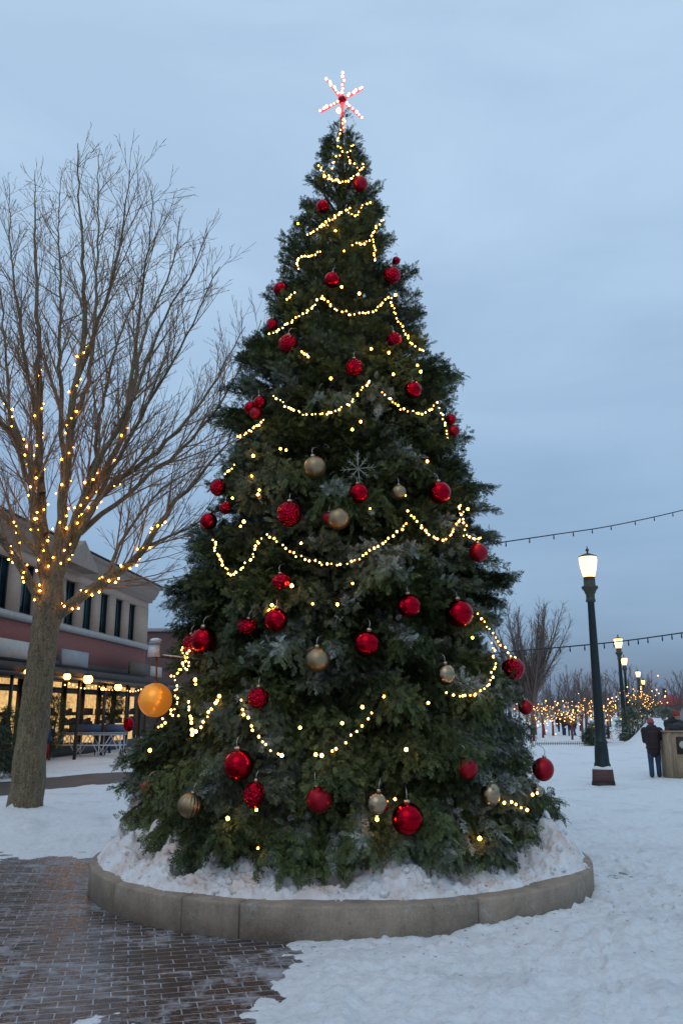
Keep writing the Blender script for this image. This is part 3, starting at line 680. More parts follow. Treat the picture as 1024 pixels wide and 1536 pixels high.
def place_sprays(mb, pos, dirs, up, size, tint, frost):
    """pos, dirs, up (N,3); size (N)"""
    d = dirs/(np.linalg.norm(dirs, axis=1)[:,None]+1e-9)
    s_ = np.cross(up, d); s_ /= np.linalg.norm(s_, axis=1)[:,None]+1e-9; u_ = np.cross(d, s_)
    which = NR.integers(0, len(TPL), len(pos))
    for k, (tv, tf) in enumerate(TPL):
        I = np.where(which == k)[0]
        if not len(I): continue
        v = pos[I][:,None]+size[I][:,None,None]*(tv[None,:,0:1]*d[I][:,None]+tv[None,:,1:2]*s_[I][:,None]+tv[None,:,2:3]*u_[I][:,None])
        f = tf[None]+np.arange(len(I))[:,None,None]*len(tv)
        t_ = np.repeat(tint[I], len(tv)); fr = np.repeat(frost[I], len(tv))
        mb.add(v.reshape(-1, 3), f.reshape(-1, 4), np.c_[t_, fr])
def bough_sprays(start, az, L_, rise, droop, dens=1., wmax=.5, lift=0., pitch=.065, hg=.5):
    """returns pos, dir, up, rank(0..1 along bough)"""
    o = np.array([math.cos(az), math.sin(az), 0]); s_ = np.array([-math.sin(az), math.cos(az), 0])
    bend = R.uniform(-.12, .12)
    def pt(t): return start+o*(L_*t)+s_*(bend*L_*t*t)+np.array([0,0,1.])*(L_*(rise*t-droop*t*t))
    P_ = []; D_ = []; U_ = []; T_ = []
    t0 = .30 if L_ > 1 else .15
    n_ = int(L_*(1-t0)/pitch)+2
    for k in range(n_):
        t = t0+(1-t0)*k/(n_-1); p = pt(t); tan = pt(t+.02)-pt(t-.02); tan /= np.linalg.norm(tan)
        for sd in (-1, 1):
            wl = min(wmax, L_*.42*(1-t)**.8+.10)*R.uniform(.65, 1.15)*(1 if t > .4 else .8)
            a = rad(R.uniform(38, 65)); dv = tan*math.cos(a)+s_*sd*math.sin(a)+np.array([0,0,R.uniform(-.30,.02)+lift])
            dv /= np.linalg.norm(dv); m_ = max(2, int(wl/.036*dens))
            q = (np.arange(m_)+R.random())/m_
            hang = -hg*wl*q*q*(1-lift*1.2)
            pos = p+dv*wl*q[:,None]; pos[:,2] += hang
            alt = np.where((np.arange(m_) % 2) == 0, 1, -1)*NR.uniform(.2, .8, m_)
            side = np.cross(dv, [0,0,1.])
            dd = dv[None]*.9+side[None]*alt[:,None]+np.c_[np.zeros(m_), np.zeros(m_), NR.uniform(-.9*hg-.1, .35-.3*hg, m_)-.3*hg*q+lift*1.3]
            P_.append(pos); D_.append(dd); U_.append(np.tile([0,0,1.], (m_, 1))+NR.normal(0,.25,(m_,3))); T_.append(np.c_[np.full(m_, t), q])
        P_.append(p[None]); D_.append(tan[None]+NR.normal(0,.25,(1,3))); U_.append([[0,0,1.]]); T_.append([[t, 0]])
    tip = pt(1); tan = pt(1)-pt(.95); tan /= np.linalg.norm(tan)
    P_.append(np.tile(tip, (3,1))); D_.append(np.tile(tan, (3,1))+NR.normal(0,.3,(3,3))); U_.append(np.tile([0,0,1.],(3,1))); T_.append(np.c_[np.ones(3), np.zeros(3)])
    return np.vstack(P_), np.vstack(D_), np.vstack(U_), np.vstack(T_), [pt(t) for t in np.linspace(0, 1, 7)]
xt = empty('christmas_tree', (0, TD, .2), 'tall dark green fir dressed with lights and baubles, standing in the round planter', 'tree')
MB().tube([(0,TD,.1), (.03,TD,3), (-.02,TD+.03,6), (0,TD,9), (0,TD,11.4)], [.26,.22,.15,.08,.02], 14).build('trunk', M['trunk'], xt, smooth=True)
allp, alld, allu, allt, alls, bb = [], [], [], [], [], MB()
NB = 820; zs = []
# more boughs where circumference is large
zz_ = np.linspace(.2, 11.3, 500); w_ = (hull(zz_)+.32); cw = np.cumsum(w_)/w_.sum()
for k in range(NB):
    zt = float(np.interp((k+.5)/NB, cw, zz_))+R.uniform(-.08,.08); az = k*2.39996+R.uniform(-.25,.25)
    hh = max(0, min(1, zt/11.3))
    clump = float(noise(math.cos(az)*2.2+5, math.sin(az)*2.2, zt*1.3, 3))+.5*float(noise(math.cos(az)*5+5, math.sin(az)*5, zt*2.6, 13))
    Lr = float(hull(zt))*(R.uniform(.78, 1.0)+.24*clump)
    Lr = min(Lr, float(hull(zt))*(1.03 if zt < 4.5 else 1.08))
    Lr = max(Lr, .12)
    rise = .05+.75*hh**1.3; droop = .34*(1-hh)**1.2+.02
    if zt < 1.0: droop += .1
    dz = Lr*(rise-droop)
    start = np.array([0, TD, max(.25, zt-dz)])
    p, d, u, t_, pl_ = bough_sprays(start, az, Lr, rise, (start[2]+Lr*rise-zt)/Lr, 1., .52 if zt < 7 else .36, .08+.40*hh**1.2, .06, .85 if zt < 2.2 else (.5 if zt < 4 else .15))
    s_ = (.118-.032*hh)*NR.uniform(.7, 1.3, len(p))
    if hh > .9: s_ *= .8
    allp.append(p); alld.append(d); allu.append(u); allt.append(np.c_[t_, np.full(len(t_), R.random())]); alls.append(s_)
    if Lr > .4: bb.tube(pl_, np.linspace(.028, .005, 7), 5)
EX = [(PI*.985, 3.62, 2.48, .12, .10), (PI*1.02, 3.75, 2.36, .14, .10), (PI*.97, 1.75, 2.74, .1, .22), (PI*1.03, 1.5, 2.84, .08, .2), (PI*1.0, 1.62, 2.78, .05, .05), (PI*1.06, 1.2, 2.8, .05, .1), (.02, .95, 2.86, .02, .12), (-.06, .8, 2.8, .0, .1), (.0, 5.25, 2.1, .25, .12), (-.03, 3.95, 2.36, .2, .12), (PI, 6.4, 1.85, .35, .1), (.05, 7.0, 1.75, .35, .05), (PI, 7.3, 1.5, .4, .05), (PI*1.02, 2.9, 2.2, .05, .1)]
for az, zt, Lr, ri, dr in EX:
    for k in range(2):
        p, d, u, t_, pl_ = bough_sprays(np.array([0, TD, zt-Lr*(ri-dr)+.06*k]), az+.03*k, Lr*(1-.06*k), ri, dr, 1., .3, .08, .06)
        allp.append(p); alld.append(d); allu.append(u); allt.append(np.c_[t_, np.full(len(t_), .9)]); alls.append(.13*NR.uniform(.8,1.2,len(p))); bb.tube(pl_, np.linspace(.03,.005,7), 5)
FB = [(-PI*k_/13-.1, .62+.12*(k_ % 3), 1.03) for k_ in range(14)]+[(-1.05,2.9,1.03),(-.75,2.3,1.05),(-.55,3.3,1.04),(-.9,1.7,1.04),(-.35,2.6,1.05),(-.62,1.25,1.05),(-.2,1.9,1.05),(-1.3,2.2,1.03),(-1.25,3.7,1.04),(-.7,4.3,1.04),(-1.7,2.75,1.04),(-1.95,3.4,1.03),(-1.6,1.5,1.04),(-2.1,2.1,1.04),(-2.45,2.9,1.04),(-2.3,1.3,1.03),(-2.7,2.2,1.05),(-2.9,1.4,1.03),(-1.45,4.6,1.04),(-2.0,4.9,1.03),(-1.05,5.2,1.04),(-.4,4.9,1.03),(-1.6,5.9,1.03),(-1.1,.95,1.04),(-.35,1.1,1.04),(.4,2.4,1.04),(1.2,3.,1.04),(2.,2.2,1.04),(2.8,3.2,1.03),(-2.6,4.2,1.03)]
for az, zt, kf in FB:
    for k in range(3):
        L_ = float(hull(zt))*kf*(1-.09*abs(math.cos(az))**4)+.03-.12*k; ri = .16; dr_ = .34+.05*k; a2 = az+(k-1)*.09
        p, d, u, t_, pl_ = bough_sprays(np.array([0, TD, zt-L_*(ri-dr_)]), a2, L_, ri, dr_, 1.1, .36, -.05, .05, .9)
        allp.append(p); alld.append(d); allu.append(u); allt.append(np.c_[t_, np.full(len(t_), 1.15 if (R.random() < .75 and az < .3 and az > -1.9) else .6)]); alls.append(.105*NR.uniform(.7,1.3,len(p))); bb.tube(pl_, np.linspace(.03,.005,7), 5)
# shaggy second layer on the outer half of every bough, facing outward
p_, t_ = np.vstack(allp), np.vstack(allt); I = np.where((t_[:,0] > .42) & (NR.random(len(p_)) < .55))[0]; p2 = p_[I]; hz2 = np.clip(p2[:,2]/11, 0, 1)
o_ = p2-np.array([0, TD, 0]); o_[:,2] = 0; o_ /= np.linalg.norm(o_, axis=1)[:,None]+1e-9
dz_ = NR.uniform(-.75, .75, len(I))-.35*sst(3., 1., p2[:,2])
dd = o_*NR.uniform(.2, 1.0, len(I))[:,None]+NR.normal(0, .5, (len(I), 3)); dd[:,2] = dz_
t2 = t_[I].copy(); t2[:,1] = np.clip(t2[:,1]*.5+.25-.45*dz_, 0, 1)
allp.append(p2+NR.normal(0, .03, p2.shape)); alld.append(dd); allu.append(o_+NR.normal(0,.35,p2.shape)+np.array([0,0,.35])); allt.append(t2); alls.append((.112-.026*hz2)*NR.uniform(.65, 1.3, len(I)))
# bushy tufts over parts of the outside of the crown
NT_ = 5200; zt = np.interp(NR.random(NT_), cw, zz_); th = NR.uniform(-PI, PI, NT_)
hz = hull(zt); bx_, by_ = np.cos(th), np.sin(th)
bmp = .55*noise(bx_*hz*1.5, by_*hz*1.5, zt*1.7, 21)+.35*noise(bx_*hz*3.4, by_*hz*3.4, zt*3.6, 22)
rt = hz*(.80+.04*NR.normal(0,1,NT_))+bmp*.42*np.minimum(1, hz/1.2)
kp = (bmp > .08+.30*sst(4.2, 2.4, zt)) & (zt < 11.0); zt, th, hz, bx_, by_, bmp, rt = (q_[kp] for q_ in (zt, th, hz, bx_, by_, bmp, rt)); NT_ = len(zt)
K = 16; lowk = sst(3.4, 1.2, zt)
for k in range(K):
    o_ = np.c_[bx_, by_, np.zeros(NT_)]; tn = np.c_[-by_, bx_, np.zeros(NT_)]; u1 = NR.uniform(-.2, .95, NT_)-lowk*.85
    dd = o_*NR.uniform(.35, 1.1, NT_)[:,None]+tn*NR.normal(0, .6, NT_)[:,None]; dd[:,2] += u1
    c_ = np.c_[bx_*rt, by_*rt+TD, zt]+NR.normal(0, .045, (NT_, 3))
    allp.append(c_); alld.append(dd); allu.append(o_*.8+NR.normal(0,.35,(NT_,3))+np.array([0,0,.55])); allt.append(np.c_[np.full(NT_, .9), np.clip(.5-u1*.5, 0, 1), .55+.35*noise(bx_*hz*1.6, by_*hz*1.6, zt*1.1, 44)]); alls.append((.110-.026*zt/11)*NR.uniform(.65, 1.3, NT_))
p = np.vstack(allp); d = np.vstack(alld); u = np.vstack(allu); T_ = np.vstack(allt); s_ = np.concatenate(alls)
keep = p[:,2] > .24
rad_ = np.hypot(p[:,0], p[:,1]-TD)
keep &= ~((T_[:,0] < .55) & (T_[:,1] > 0) & (rad_ < hull(p[:,2])*.6) & (NR.random(len(p)) < .5))
keep &= ~((rad_ < hull(p[:,2])*.45) & (NR.random(len(p)) < .5))
# keep room for the ornaments and bulbs, outward from each
C = np.array([c for c, _ in clear]); CR = np.array([r_ for _, r_ in clear])
for k in range(len(C)):
    c = C[k]; o = c-np.array([0, TD, c[2]]); o /= np.linalg.norm(o)+1e-9
    q = p-c; al = q@o; pe = np.linalg.norm(q-al[:,None]*o, axis=1)
    big = CR[k] > .055
    rr_ = CR[k]*(.97 if big else .85)
    if big: keep &= (q*q).sum(1) > (CR[k]*(1.25 if CR[k] > .24 else .98))**2
    keep &= ~((al > (-CR[k]*.3 if big else -.02)) & (al < .7) & (pe < rr_))
p, d, u, T_, s_, rad_ = p[keep], d[keep], u[keep], T_[keep], s_[keep], rad_[keep]
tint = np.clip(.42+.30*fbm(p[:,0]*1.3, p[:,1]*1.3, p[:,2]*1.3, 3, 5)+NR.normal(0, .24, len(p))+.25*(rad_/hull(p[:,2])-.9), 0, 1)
fz = fbm(p[:,0]*1.1, p[:,1]*1.1, p[:,2]*1.6, 4, 55)
side = np.clip((p[:,0]+1.8)/4, 0, 1)
ridge = sst(.42, .05, T_[:,1])
sel = np.clip((fz*1.0+.34*side+(T_[:,2]-.92)*1.5)*2.2, 0, 1)
frost = sel*ridge*sst(8.5, 4.5, p[:,2])*NR.uniform(.25, 1.1, len(p))+np.clip(fz-.3, 0, .10)*sst(10, 5, p[:,2])
frost = np.clip(frost*.7, 0, .55)
mb = MB(); place_sprays(mb, p, d, u, s_, tint, frost)
print('sprays', len(p))
mb.build('crown', M['needle'], xt); bb.build('branches', M['trunk'], xt)
# bare snowy branch carrying the gold globe
b0 = np.array([-.9, TD-.3, lp[2]-.25]); be = lp+np.array([-.02, .0, -.07])
MB().tube([b0, b0*.5+be*.5+(0,0,.03), be], [.03,.02,.012], 7).build('bare_bough', M['trunk'], xt)
MB().tube([b0*.9+be*.1+(0,0,.02), b0*.5+be*.5+(0,0,.055), be+(.14,0,.015)], [.022,.022,.012], 7, flat=.6).build('snow_line', M['snowcap'], xt, smooth=True)

# ------------------------------------------------------------------ bare trees
def branch_path(p, d, L_, n_, up, wig, rnd):
    P_ = [p]; d = d/np.linalg.norm(d)
    for k in range(n_):
        d = d+np.array([rnd.gauss(0, wig), rnd.gauss(0, wig), rnd.gauss(0, wig)+up]); d /= np.linalg.norm(d)
        P_.append(P_[-1]+d*L_/n_)
    return np.array(P_)
def spawn(mb, path, r0, lvl, maxl, rnd, dens, lens, rmin, up=.09, tstart=.25, radii=None):
    n_ = len(path); seg = np.linalg.norm(np.diff(path, axis=0), axis=1); L_ = seg.sum(); cnt = max(2, int(L_*dens[lvl]))
    for k in range(cnt):
        t = tstart+(1-tstart)*(k+rnd.random())/cnt
        if t > .98: continue
        f = t*(n_-1); i_ = min(int(f), n_-2); p = path[i_]*(1-(f-i_))+path[i_+1]*(f-i_)
        tan = path[i_+1]-path[i_]; tan /= np.linalg.norm(tan)+1e-9
        ax = np.array([rnd.gauss(0,1) for _ in range(3)]); ax -= tan*np.dot(ax, tan); ax /= np.linalg.norm(ax)+1e-9
        a = rad(rnd.uniform(16, 42)); d = tan*math.cos(a)+ax*math.sin(a)
        l = lens[lvl]*rnd.uniform(.55, 1.15)*(1.12-.92*t); r1 = max(rmin, min(r0*(1-t*.8)*.55, l*.012))
        ns = 5 if lvl == 0 else (4 if lvl == 1 else 3)
        q = branch_path(p, d, l, ns, up, .04, rnd); mb.tube(q, np.linspace(r1, rmin*.8, ns+1), 5 if lvl == 0 else (4 if lvl == 1 else 3), cap=False)
        if lvl+1 < maxl: spawn(mb, q, r1, lvl+1, maxl, rnd, dens, lens, rmin, up, .12)
TY = BT[1]
bt = empty('bare_tree', (BT[0], BT[1], 0), 'large leafless tree with mossy trunk and warm lights wound round its limbs', 'tree', 'leafless trees')
tr = MB(); cr_ = MB(); rnd = random.Random(5)
tp_ = [(32,1262),(33,1240),(40,1180),(50,1100),(58,1020),(68,950),(76,905),(80,870)]
tpx = np.array([atY(a, b, TY) for a, b in tp_]); ppm = F/15.6
tq = catmull(tpx, .035); tr.tube(tq, np.interp(np.linspace(0,1,len(tq)), [0,.07,.2,.5,.78,.9,1], [.43,.34,.29,.262,.25,.27,.18]), 72)
V = tr.v[0]; ctr = np.repeat(tq, 72, 0); dv_ = V-ctr; V += dv_*(.13*fbm(V[:,0]*2.6, V[:,1]*2.6, V[:,2]*1.3, 3, 8)+.05*fbm(V[:,0]*14, V[:,1]*14, V[:,2]*5, 3, 18))[:,None]
limbs = [
 ([(76,925),(45,872),(18,832),(-12,790),(-60,715),(-95,600)], .145, -1.2),
 ([(84,870),(52,822),(18,786),(-22,735),(-70,640),(-100,520)], .10, 1.0),
 ([(78,900),(66,812),(60,715),(60,600),(56,460),(52,325),(53,255)], .16, .8),
 ([(82,890),(92,785),(103,680),(112,590),(126,495),(125,397),(119,290),(117,215)], .17, -.6),
 ([(84,880),(98,815),(135,740),(183,660),(205,560),(215,505),(258,398),(270,325)], .12, 1.4),
 ([(80,925),(140,882),(205,836),(262,756),(300,712),(338,665),(360,622)], .155, -.9),
 ([(88,865),(120,790),(165,732),(250,664),(318,580),(345,530),(368,490)], .11, .6),
 ([(86,860),(118,762),(160,670),(195,610),(242,488),(285,410),(312,350)], .10, -1.6),
 ([(70,880),(52,790),(44,700),(18,625),(-8,560),(-30,430),(-35,330)], .10, -.8),
 ([(64,740),(58,655),(40,545),(26,450),(16,360),(14,275)], .075, 1.6),
 ([(96,740),(94,640),(90,540),(92,440),(88,340),(92,265)], .08, 1.8),
 ([(118,560),(142,500),(165,430),(182,360),(195,255)], .07, -1.2),
 ([(108,640),(135,560),(143,470),(146,380),(150,225)], .07, 1.2),
 ([(190,620),(205,520),(215,420),(226,350),(226,285)], .06, -.5),
 ([(150,876),(190,800),(235,742),(290,705),(350,690)], .05, .9),
 ([(120,800),(200,735),(290,655),(350,570),(392,480)], .07, .4),
 ([(105,830),(170,700),(228,600),(290,480),(330,400)], .08, -1.),
 ([(150,885),(230,815),(300,785),(350,735)], .05, -1.5),
 ([(70,800),(22,650),(8,520),(-4,370)], .07, .5),
 ([(98,820),(140,700),(150,620),(175,520),(205,440),(235,350)], .07, 2.0),
 ([(60,715),(20,650),(-20,610),(-60,500)], .07, -1.8),
]
limb_paths = []
for pts, r0, dep in limbs:
    k = len(pts); q = np.array([atY(a, b, TY+dep*(i_/(k-1))**1.2*1.6) for i_, (a, b) in enumerate(pts)]); q = catmull(q, .3)
    q[1:-1] += NR.normal(0, .018, q[1:-1].shape)
    rr_ = r0*.68*(1-np.linspace(0, 1, len(q)))**1.15+.008; rr_[:3] *= (1.25, 1.12, 1.05)
    tr.tube(q, rr_, 9, cap=False); limb_paths.append((q, rr_))
    spawn(cr_, q, r0*.8, 0, 3, rnd, (3.5, 4.3, 6.8), (2.4, 1.05, .46), .0043, .05, .14)
tr.build('trunk', M['bark'], bt, smooth=True); cr_.build('crown', M['twig'], bt)
def wrap_limb(li, t0, t1, turns, n_):
    q, rr_ = limb_paths[li]; o = []
    for k in range(n_):
        t = t0+(t1-t0)*k/max(1, n_-1); f = t*(len(q)-1); i_ = min(int(f), len(q)-2); p = q[i_]*(1-f+i_)+q[i_+1]*(f-i_)
        tan = q[i_+1]-q[i_]; tan /= np.linalg.norm(tan); a = 2*PI*turns*k/n_; s1 = np.cross(tan, [0,1.,.1]); s1 /= np.linalg.norm(s1); s2 = np.cross(tan, s1)
        o.append(p+(s1*math.cos(a)+s2*math.sin(a))*(rr_[i_]+.02))
    return o
for li, t0, t1, tu, n_, lab in ((0, .08, .6, 5, 26, 'lights wound round the lowest left limb of the bare tree'), (5, .05, .55, 6, 34, 'lights wound round the long low right limb of the bare tree'), (1, .05, .55, 4, 20, 'lights on the second left limb of the bare tree'), (2, .08, .5, 6, 26, 'lights climbing the upright limb left of the bare tree centre'), (3, .06, .55, 7, 34, 'lights climbing the thick central limb of the bare tree'), (4, .02, .4, 5, 20, 'lights on the inner right limb of the bare tree'), (6, .02, .35, 4, 18, 'lights on the slender right limb just above the low one on the bare tree'), (8, .05, .5, 5, 22, 'lights on the limb rising left from the crotch of the bare tree'), (7, .05, .3, 4, 14, 'lights on the thin upright right limb of the bare tree')):
    string('string_lights', lab, 'light strings on the bare tree', [wrap_limb(li, t0, t1, tu, n_)], .0175, 'bulbhot', True)

def bare_proto(seed, H, spread, limbs_n, mat, dens, lens, rmin, name='bare_tree'):
    rnd = random.Random(seed); root = empty(name, (0, 0, 0)); tr = MB(); cr_ = MB(); h0 = H*.16
    tr.tube([(0,0,-.2),(.02,0,h0*.5),(0,0,h0),(0,0,H*.3)], [H*.022,H*.018,H*.016,H*.008], 9)
    for k in range(limbs_n):
        a = k*2.4+rnd.random(); z0 = h0*rnd.uniform(.8, 1.6); tilt = spread*rnd.uniform(.25, 1.)
        L_ = (H-z0)*rnd.uniform(.75, 1.)*(1-.25*tilt)
        q = branch_path(np.array([0,0,z0]), np.array([math.cos(a)*tilt, math.sin(a)*tilt, .9]), L_, 8, .06, .06, rnd)
        tr.tube(q, np.linspace(H*.010, rmin, 9), 6, cap=False); spawn(cr_, q, H*.008, 0, 2, rnd, dens, lens, rmin, .08, .12)
    tr.build('trunk', mat, root); cr_.build('crown', mat, root); return root
protoA = bare_proto(3, 14, .62, 26, M['fartwig'], (3.4, 4.0), (2.6, 1.1), .012)
protoB = bare_proto(8, 9, .6, 12, M['fartwig'], (2.4, 2.6), (2.0, .8), .014)
protoC = bare_proto(12, 9, 1.0, 12, M['fartwig'], (2.2, 2.4), (2.2, .9), .016)
def put(proto, px, Y, s_, rz, label, group, first):
    o = proto if first else copy_tree(proto)
    x = (px-512)/F*(Y*math.cos(P)-HCAM*math.sin(P)); o.location = (x, Y, float(gh(x, Y))-.05); o.rotation_euler.z = rz; o.scale = (s_,)*3
    tag(o, label, 'tree', group); return o
put(protoA, 800, 72, .93, .3, 'tall leafless tree just right of the fir, above the lit little trees', 'leafless trees', True)
seen = {'B': False, 'C': False}
for i_, (px, Y, s_, pr, lab) in enumerate([
    (862, 95, .85, 'B', 'middle sized leafless tree behind the near lamp post'), (835, 110, .9, 'C', 'round bare brown tree behind the lit trees, left of the near lamp post'), (880, 120, .95, 'C', 'wide bare tree right behind the foot of the near lamp post'),
    (915, 105, .80, 'C', 'bushy brown leafless tree to the left of the second lamp'), (948, 100, .95, 'C', 'wide brown leafless tree standing between the second and fourth lamp'), (880, 190, 1.35, 'B', 'pale distant leafless tree between the first two lamp posts'),
    (975, 135, 1.0, 'B', 'thin leafless tree right of the farthest lamp'), (1018, 95, .72, 'B', 'leafless tree at the right edge of the picture beyond the red canopy'), (1040, 120, 1., 'C', 'leafless tree cut off by the right edge of the picture'),
    (790, 120, 1.1, 'C', 'bare tree half hidden by the right side of the fir'), (985, 160, .9, 'C', 'low distant brown tree left of the small fir'), (905, 150, 1.1, 'B', 'upright distant bare tree behind the second lamp post')]):
    put(protoB if pr == 'B' else protoC, px, Y, s_, i_*1.3, lab, 'leafless trees', not seen[pr]); seen[pr] = True
# far wood
rnd = random.Random(4); mb = MB()
for k in range(900):
    x = rnd.uniform(-160, 260); y = rnd.uniform(230, 330); h = rnd.uniform(4, 9); 
    mb.tube([(x,y,-.3),(x+rnd.uniform(-.3,.3),y,h)], [.22,.05], 3, cap=False)
    for q in range(9):
        z0 = h*rnd.uniform(.15,.9); a = rnd.random()*6.28; l = rnd.uniform(1,2.6); mb.tube([(x,y,z0),(x+l*math.cos(a)*.6,y+l*math.sin(a)*.6,z0+l)], [.11,.05], 3, cap=False)
tag(mb.build('far_wood', M['fartwig']), 'brown grey leafless wood along the horizon', 'wood', kind='stuff')
# small conifers far right
def conifer(name, loc, H, Rr, label, group, mat='leaf', lvls=22, seed=1):
    rnd = random.Random(seed); root = empty(name, loc, label, 'tree', group); loc = np.array(loc, float)
    MB().tube([loc-(0,0,.2), loc+(0,0,H*.97)], [H*.02, .01], 6).build('trunk', M['trunk'], root)
    Pp, D, U = [], [], []
    for k in range(lvls*16):
        z = H*(.06+.92*(k/(lvls*16))); a = k*2.4; r_ = Rr*(1-z/H)**.85*rnd.uniform(.75, 1.1)+.05
        n_ = max(3, int(r_/.12)); t = (np.arange(n_)+.5)/n_
        o = np.array([math.cos(a), math.sin(a), 0])
        Pp.append(loc+o*r_*t[:,None]+np.c_[0*t, 0*t, z-.15*r_*t*t]); D.append(np.tile(o, (n_,1))+NR.normal(0,.5,(n_,3))); U.append(np.tile([0,0,1.],(n_,1)))
    Pp = np.vstack(Pp); D = np.vstack(D); U = np.vstack(U); mb = MB()
    place_sprays(mb, Pp, D, U, NR.uniform(.9,1.3,len(Pp))*H*.055, NR.uniform(0,.8,len(Pp)), np.clip(NR.normal(.02,.08,len(Pp)),0,.4)); mb.build('crown', M[mat], root)
    return root
def gpos(px, Y):
    x = (px-512)/F*(Y*math.cos(P)-HCAM*math.sin(P)); return (x, Y, float(gh(x, Y))-.03)
conifer('fir_tree', gpos(1000, 120), 5.2, 1.7, 'small dark fir standing left of the red canopy in the distance', None, seed=2)

# ------------------------------------------------------------------ shrubs and lit trees
def leafy(name, loc, rx, ry, H, label, cat, group, n_=900, size=.1, frost=.03, z0=0., seed=1):
    root = empty(name, loc, label, cat, group); L0 = np.array(loc, float); r_ = np.random.default_rng(seed)
    mbs = MB()
    for k in range(7):
        a = k*2.4; mbs.tube([L0, L0+(math.cos(a)*rx*.3, math.sin(a)*ry*.3, z0+(H-z0)*.5), L0+(math.cos(a)*rx*.6, math.sin(a)*ry*.6, z0+(H-z0)*.85)], [.03,.02,.006], 5)
    mbs.build('stems', M['trunk'], root)
    q = r_.normal(0, 1, (n_, 3)); q /= np.linalg.norm(q, axis=1)[:,None]; rr2 = r_.uniform(.45, 1, n_)**.6
    rr2 = rr2*(1+.25*noise(q[:,0]*2.5+seed, q[:,1]*2.5, q[:,2]*2.5))
    c = L0+np.array([0,0,(H+z0)/2]); pos = c+q*rr2[:,None]*np.array([rx, ry, (H-z0)/2])
    mb = MB(); place_sprays(mb, pos, q+r_.normal(0,.6,(n_,3)), np.tile([0,0,1.],(n_,1))+r_.normal(0,.3,(n_,3)), size*r_.uniform(.7,1.3,n_), r_.uniform(0,1,n_), np.clip(r_.normal(frost,.08,n_),0,.6)); mb.build('foliage', M['leaf'], root)
    return root
litpos = [(800,58,'first and nearest of the small lit trees beside the fir'), (814,64,'small lit tree with red wrapped trunk left of the distant walkers'), (829,70,'small lit tree right behind the distant walkers'), (844,76,'small lit tree between the walkers and the near lamp post'), (858,60,'small lit tree on two red stakes left of the near lamp post'), (870,85,'small lit tree seen just left of the lamp post shaft'),
          (893,70,'lit tree directly right of the near lamp post shaft'), (912,62,'lit tree left of the second lamp post'), (945,60,'lit tree right of the second lamp post beside the snow bank'), (962,68,'lit tree above the snow bank'), (980,64,'last lit tree, right end of the row above the snow bank')]
lt = []
def lit_proto(seed):
    rnd = random.Random(seed); root = empty('lit_tree', (0,0,0)); 
    MB().tube([(0,0,-.1),(.03,0,.8),(0,0,1.5)], [.10,.085,.07], 8).build('trunk', M['redtrunk'], root)
    mb = MB(); tips = []
    for k in range(10):
        a = k*2.4; q = branch_path(np.array([0,0,1.2+.25*rnd.random()]), np.array([math.cos(a), math.sin(a), .7]), rnd.uniform(1.3,2.1), 5, .03, .09, rnd)
        mb.tube(q, np.linspace(.035,.008,6), 5, cap=False); spawn(mb, q, .03, 0, 2, rnd, (4.5,5), (.7,.3), .007, .04, .2); tips += [q[i_] for i_ in (1,2,3,4,5)]
    mb.build('crown', M['twig'], root); return root, tips
protos = [lit_proto(s_) for s_ in (1, 2)]
for i_, (px, Y, lab) in enumerate(litpos):
    pr, tips = protos[i_ % 2]; o = pr if i_ < 2 else copy_tree(pr)
    g = gpos(px, Y); s_ = [.95, .9, 1.0, .95, .82, 1.05, 1., 1.05, .95, 1.05, .85][i_]; o.location = g; o.scale = (s_,)*3; tag(o, lab, 'tree', 'small trees covered in warm lights')
    rr3 = random.Random(i_); pts = [np.array(g)+s_*(tp0+np.array([rr3.gauss(0,.16), rr3.gauss(0,.16), rr3.gauss(.05,.42)])) for tp0 in tips if rr3.random() < .66]
    if i_ in (0,): pts = pts[::2]
    root = empty('string_lights', pts[0], 'bulbs on '+lab, 'string lights', 'light strings on the small lit trees')
    wb = MB(); wb.tube(pts, .006, 3, cap=False); wb.build('wire', M['wire'], root)
    for p_ in pts: inst(bulb_mesh('bulbfar', .042), 'bulb', p_, root, rr3.uniform(.45, 1.2))
for i_, (px, Y, rx, H, lab) in enumerate([(889,50,.5,.9,'dark evergreen shrub left of the near lamp post shaft'), (897,56,.7,1.3,'evergreen shrub just right of the near lamp post shaft'), (948,52,1.0,2.0,'evergreen shrub touching the left side of the snow bank'), (962,58,1.2,2.6,'tall olive shrub behind the snow bank crest'), (985,55,1.3,2.2,'grey green shrub drooping over the right of the snow bank'), (1003,62,.6,1.9,'small rounded evergreen at the right below the red canopy')]):
    g = gpos(px, Y); leafy('shrub', (g[0], g[1], float(gh(g[0], g[1]))*.6), rx, rx, H, lab, 'shrub', 'evergreen shrubs by the walkway', 500, .30, .06, .1, i_+3)

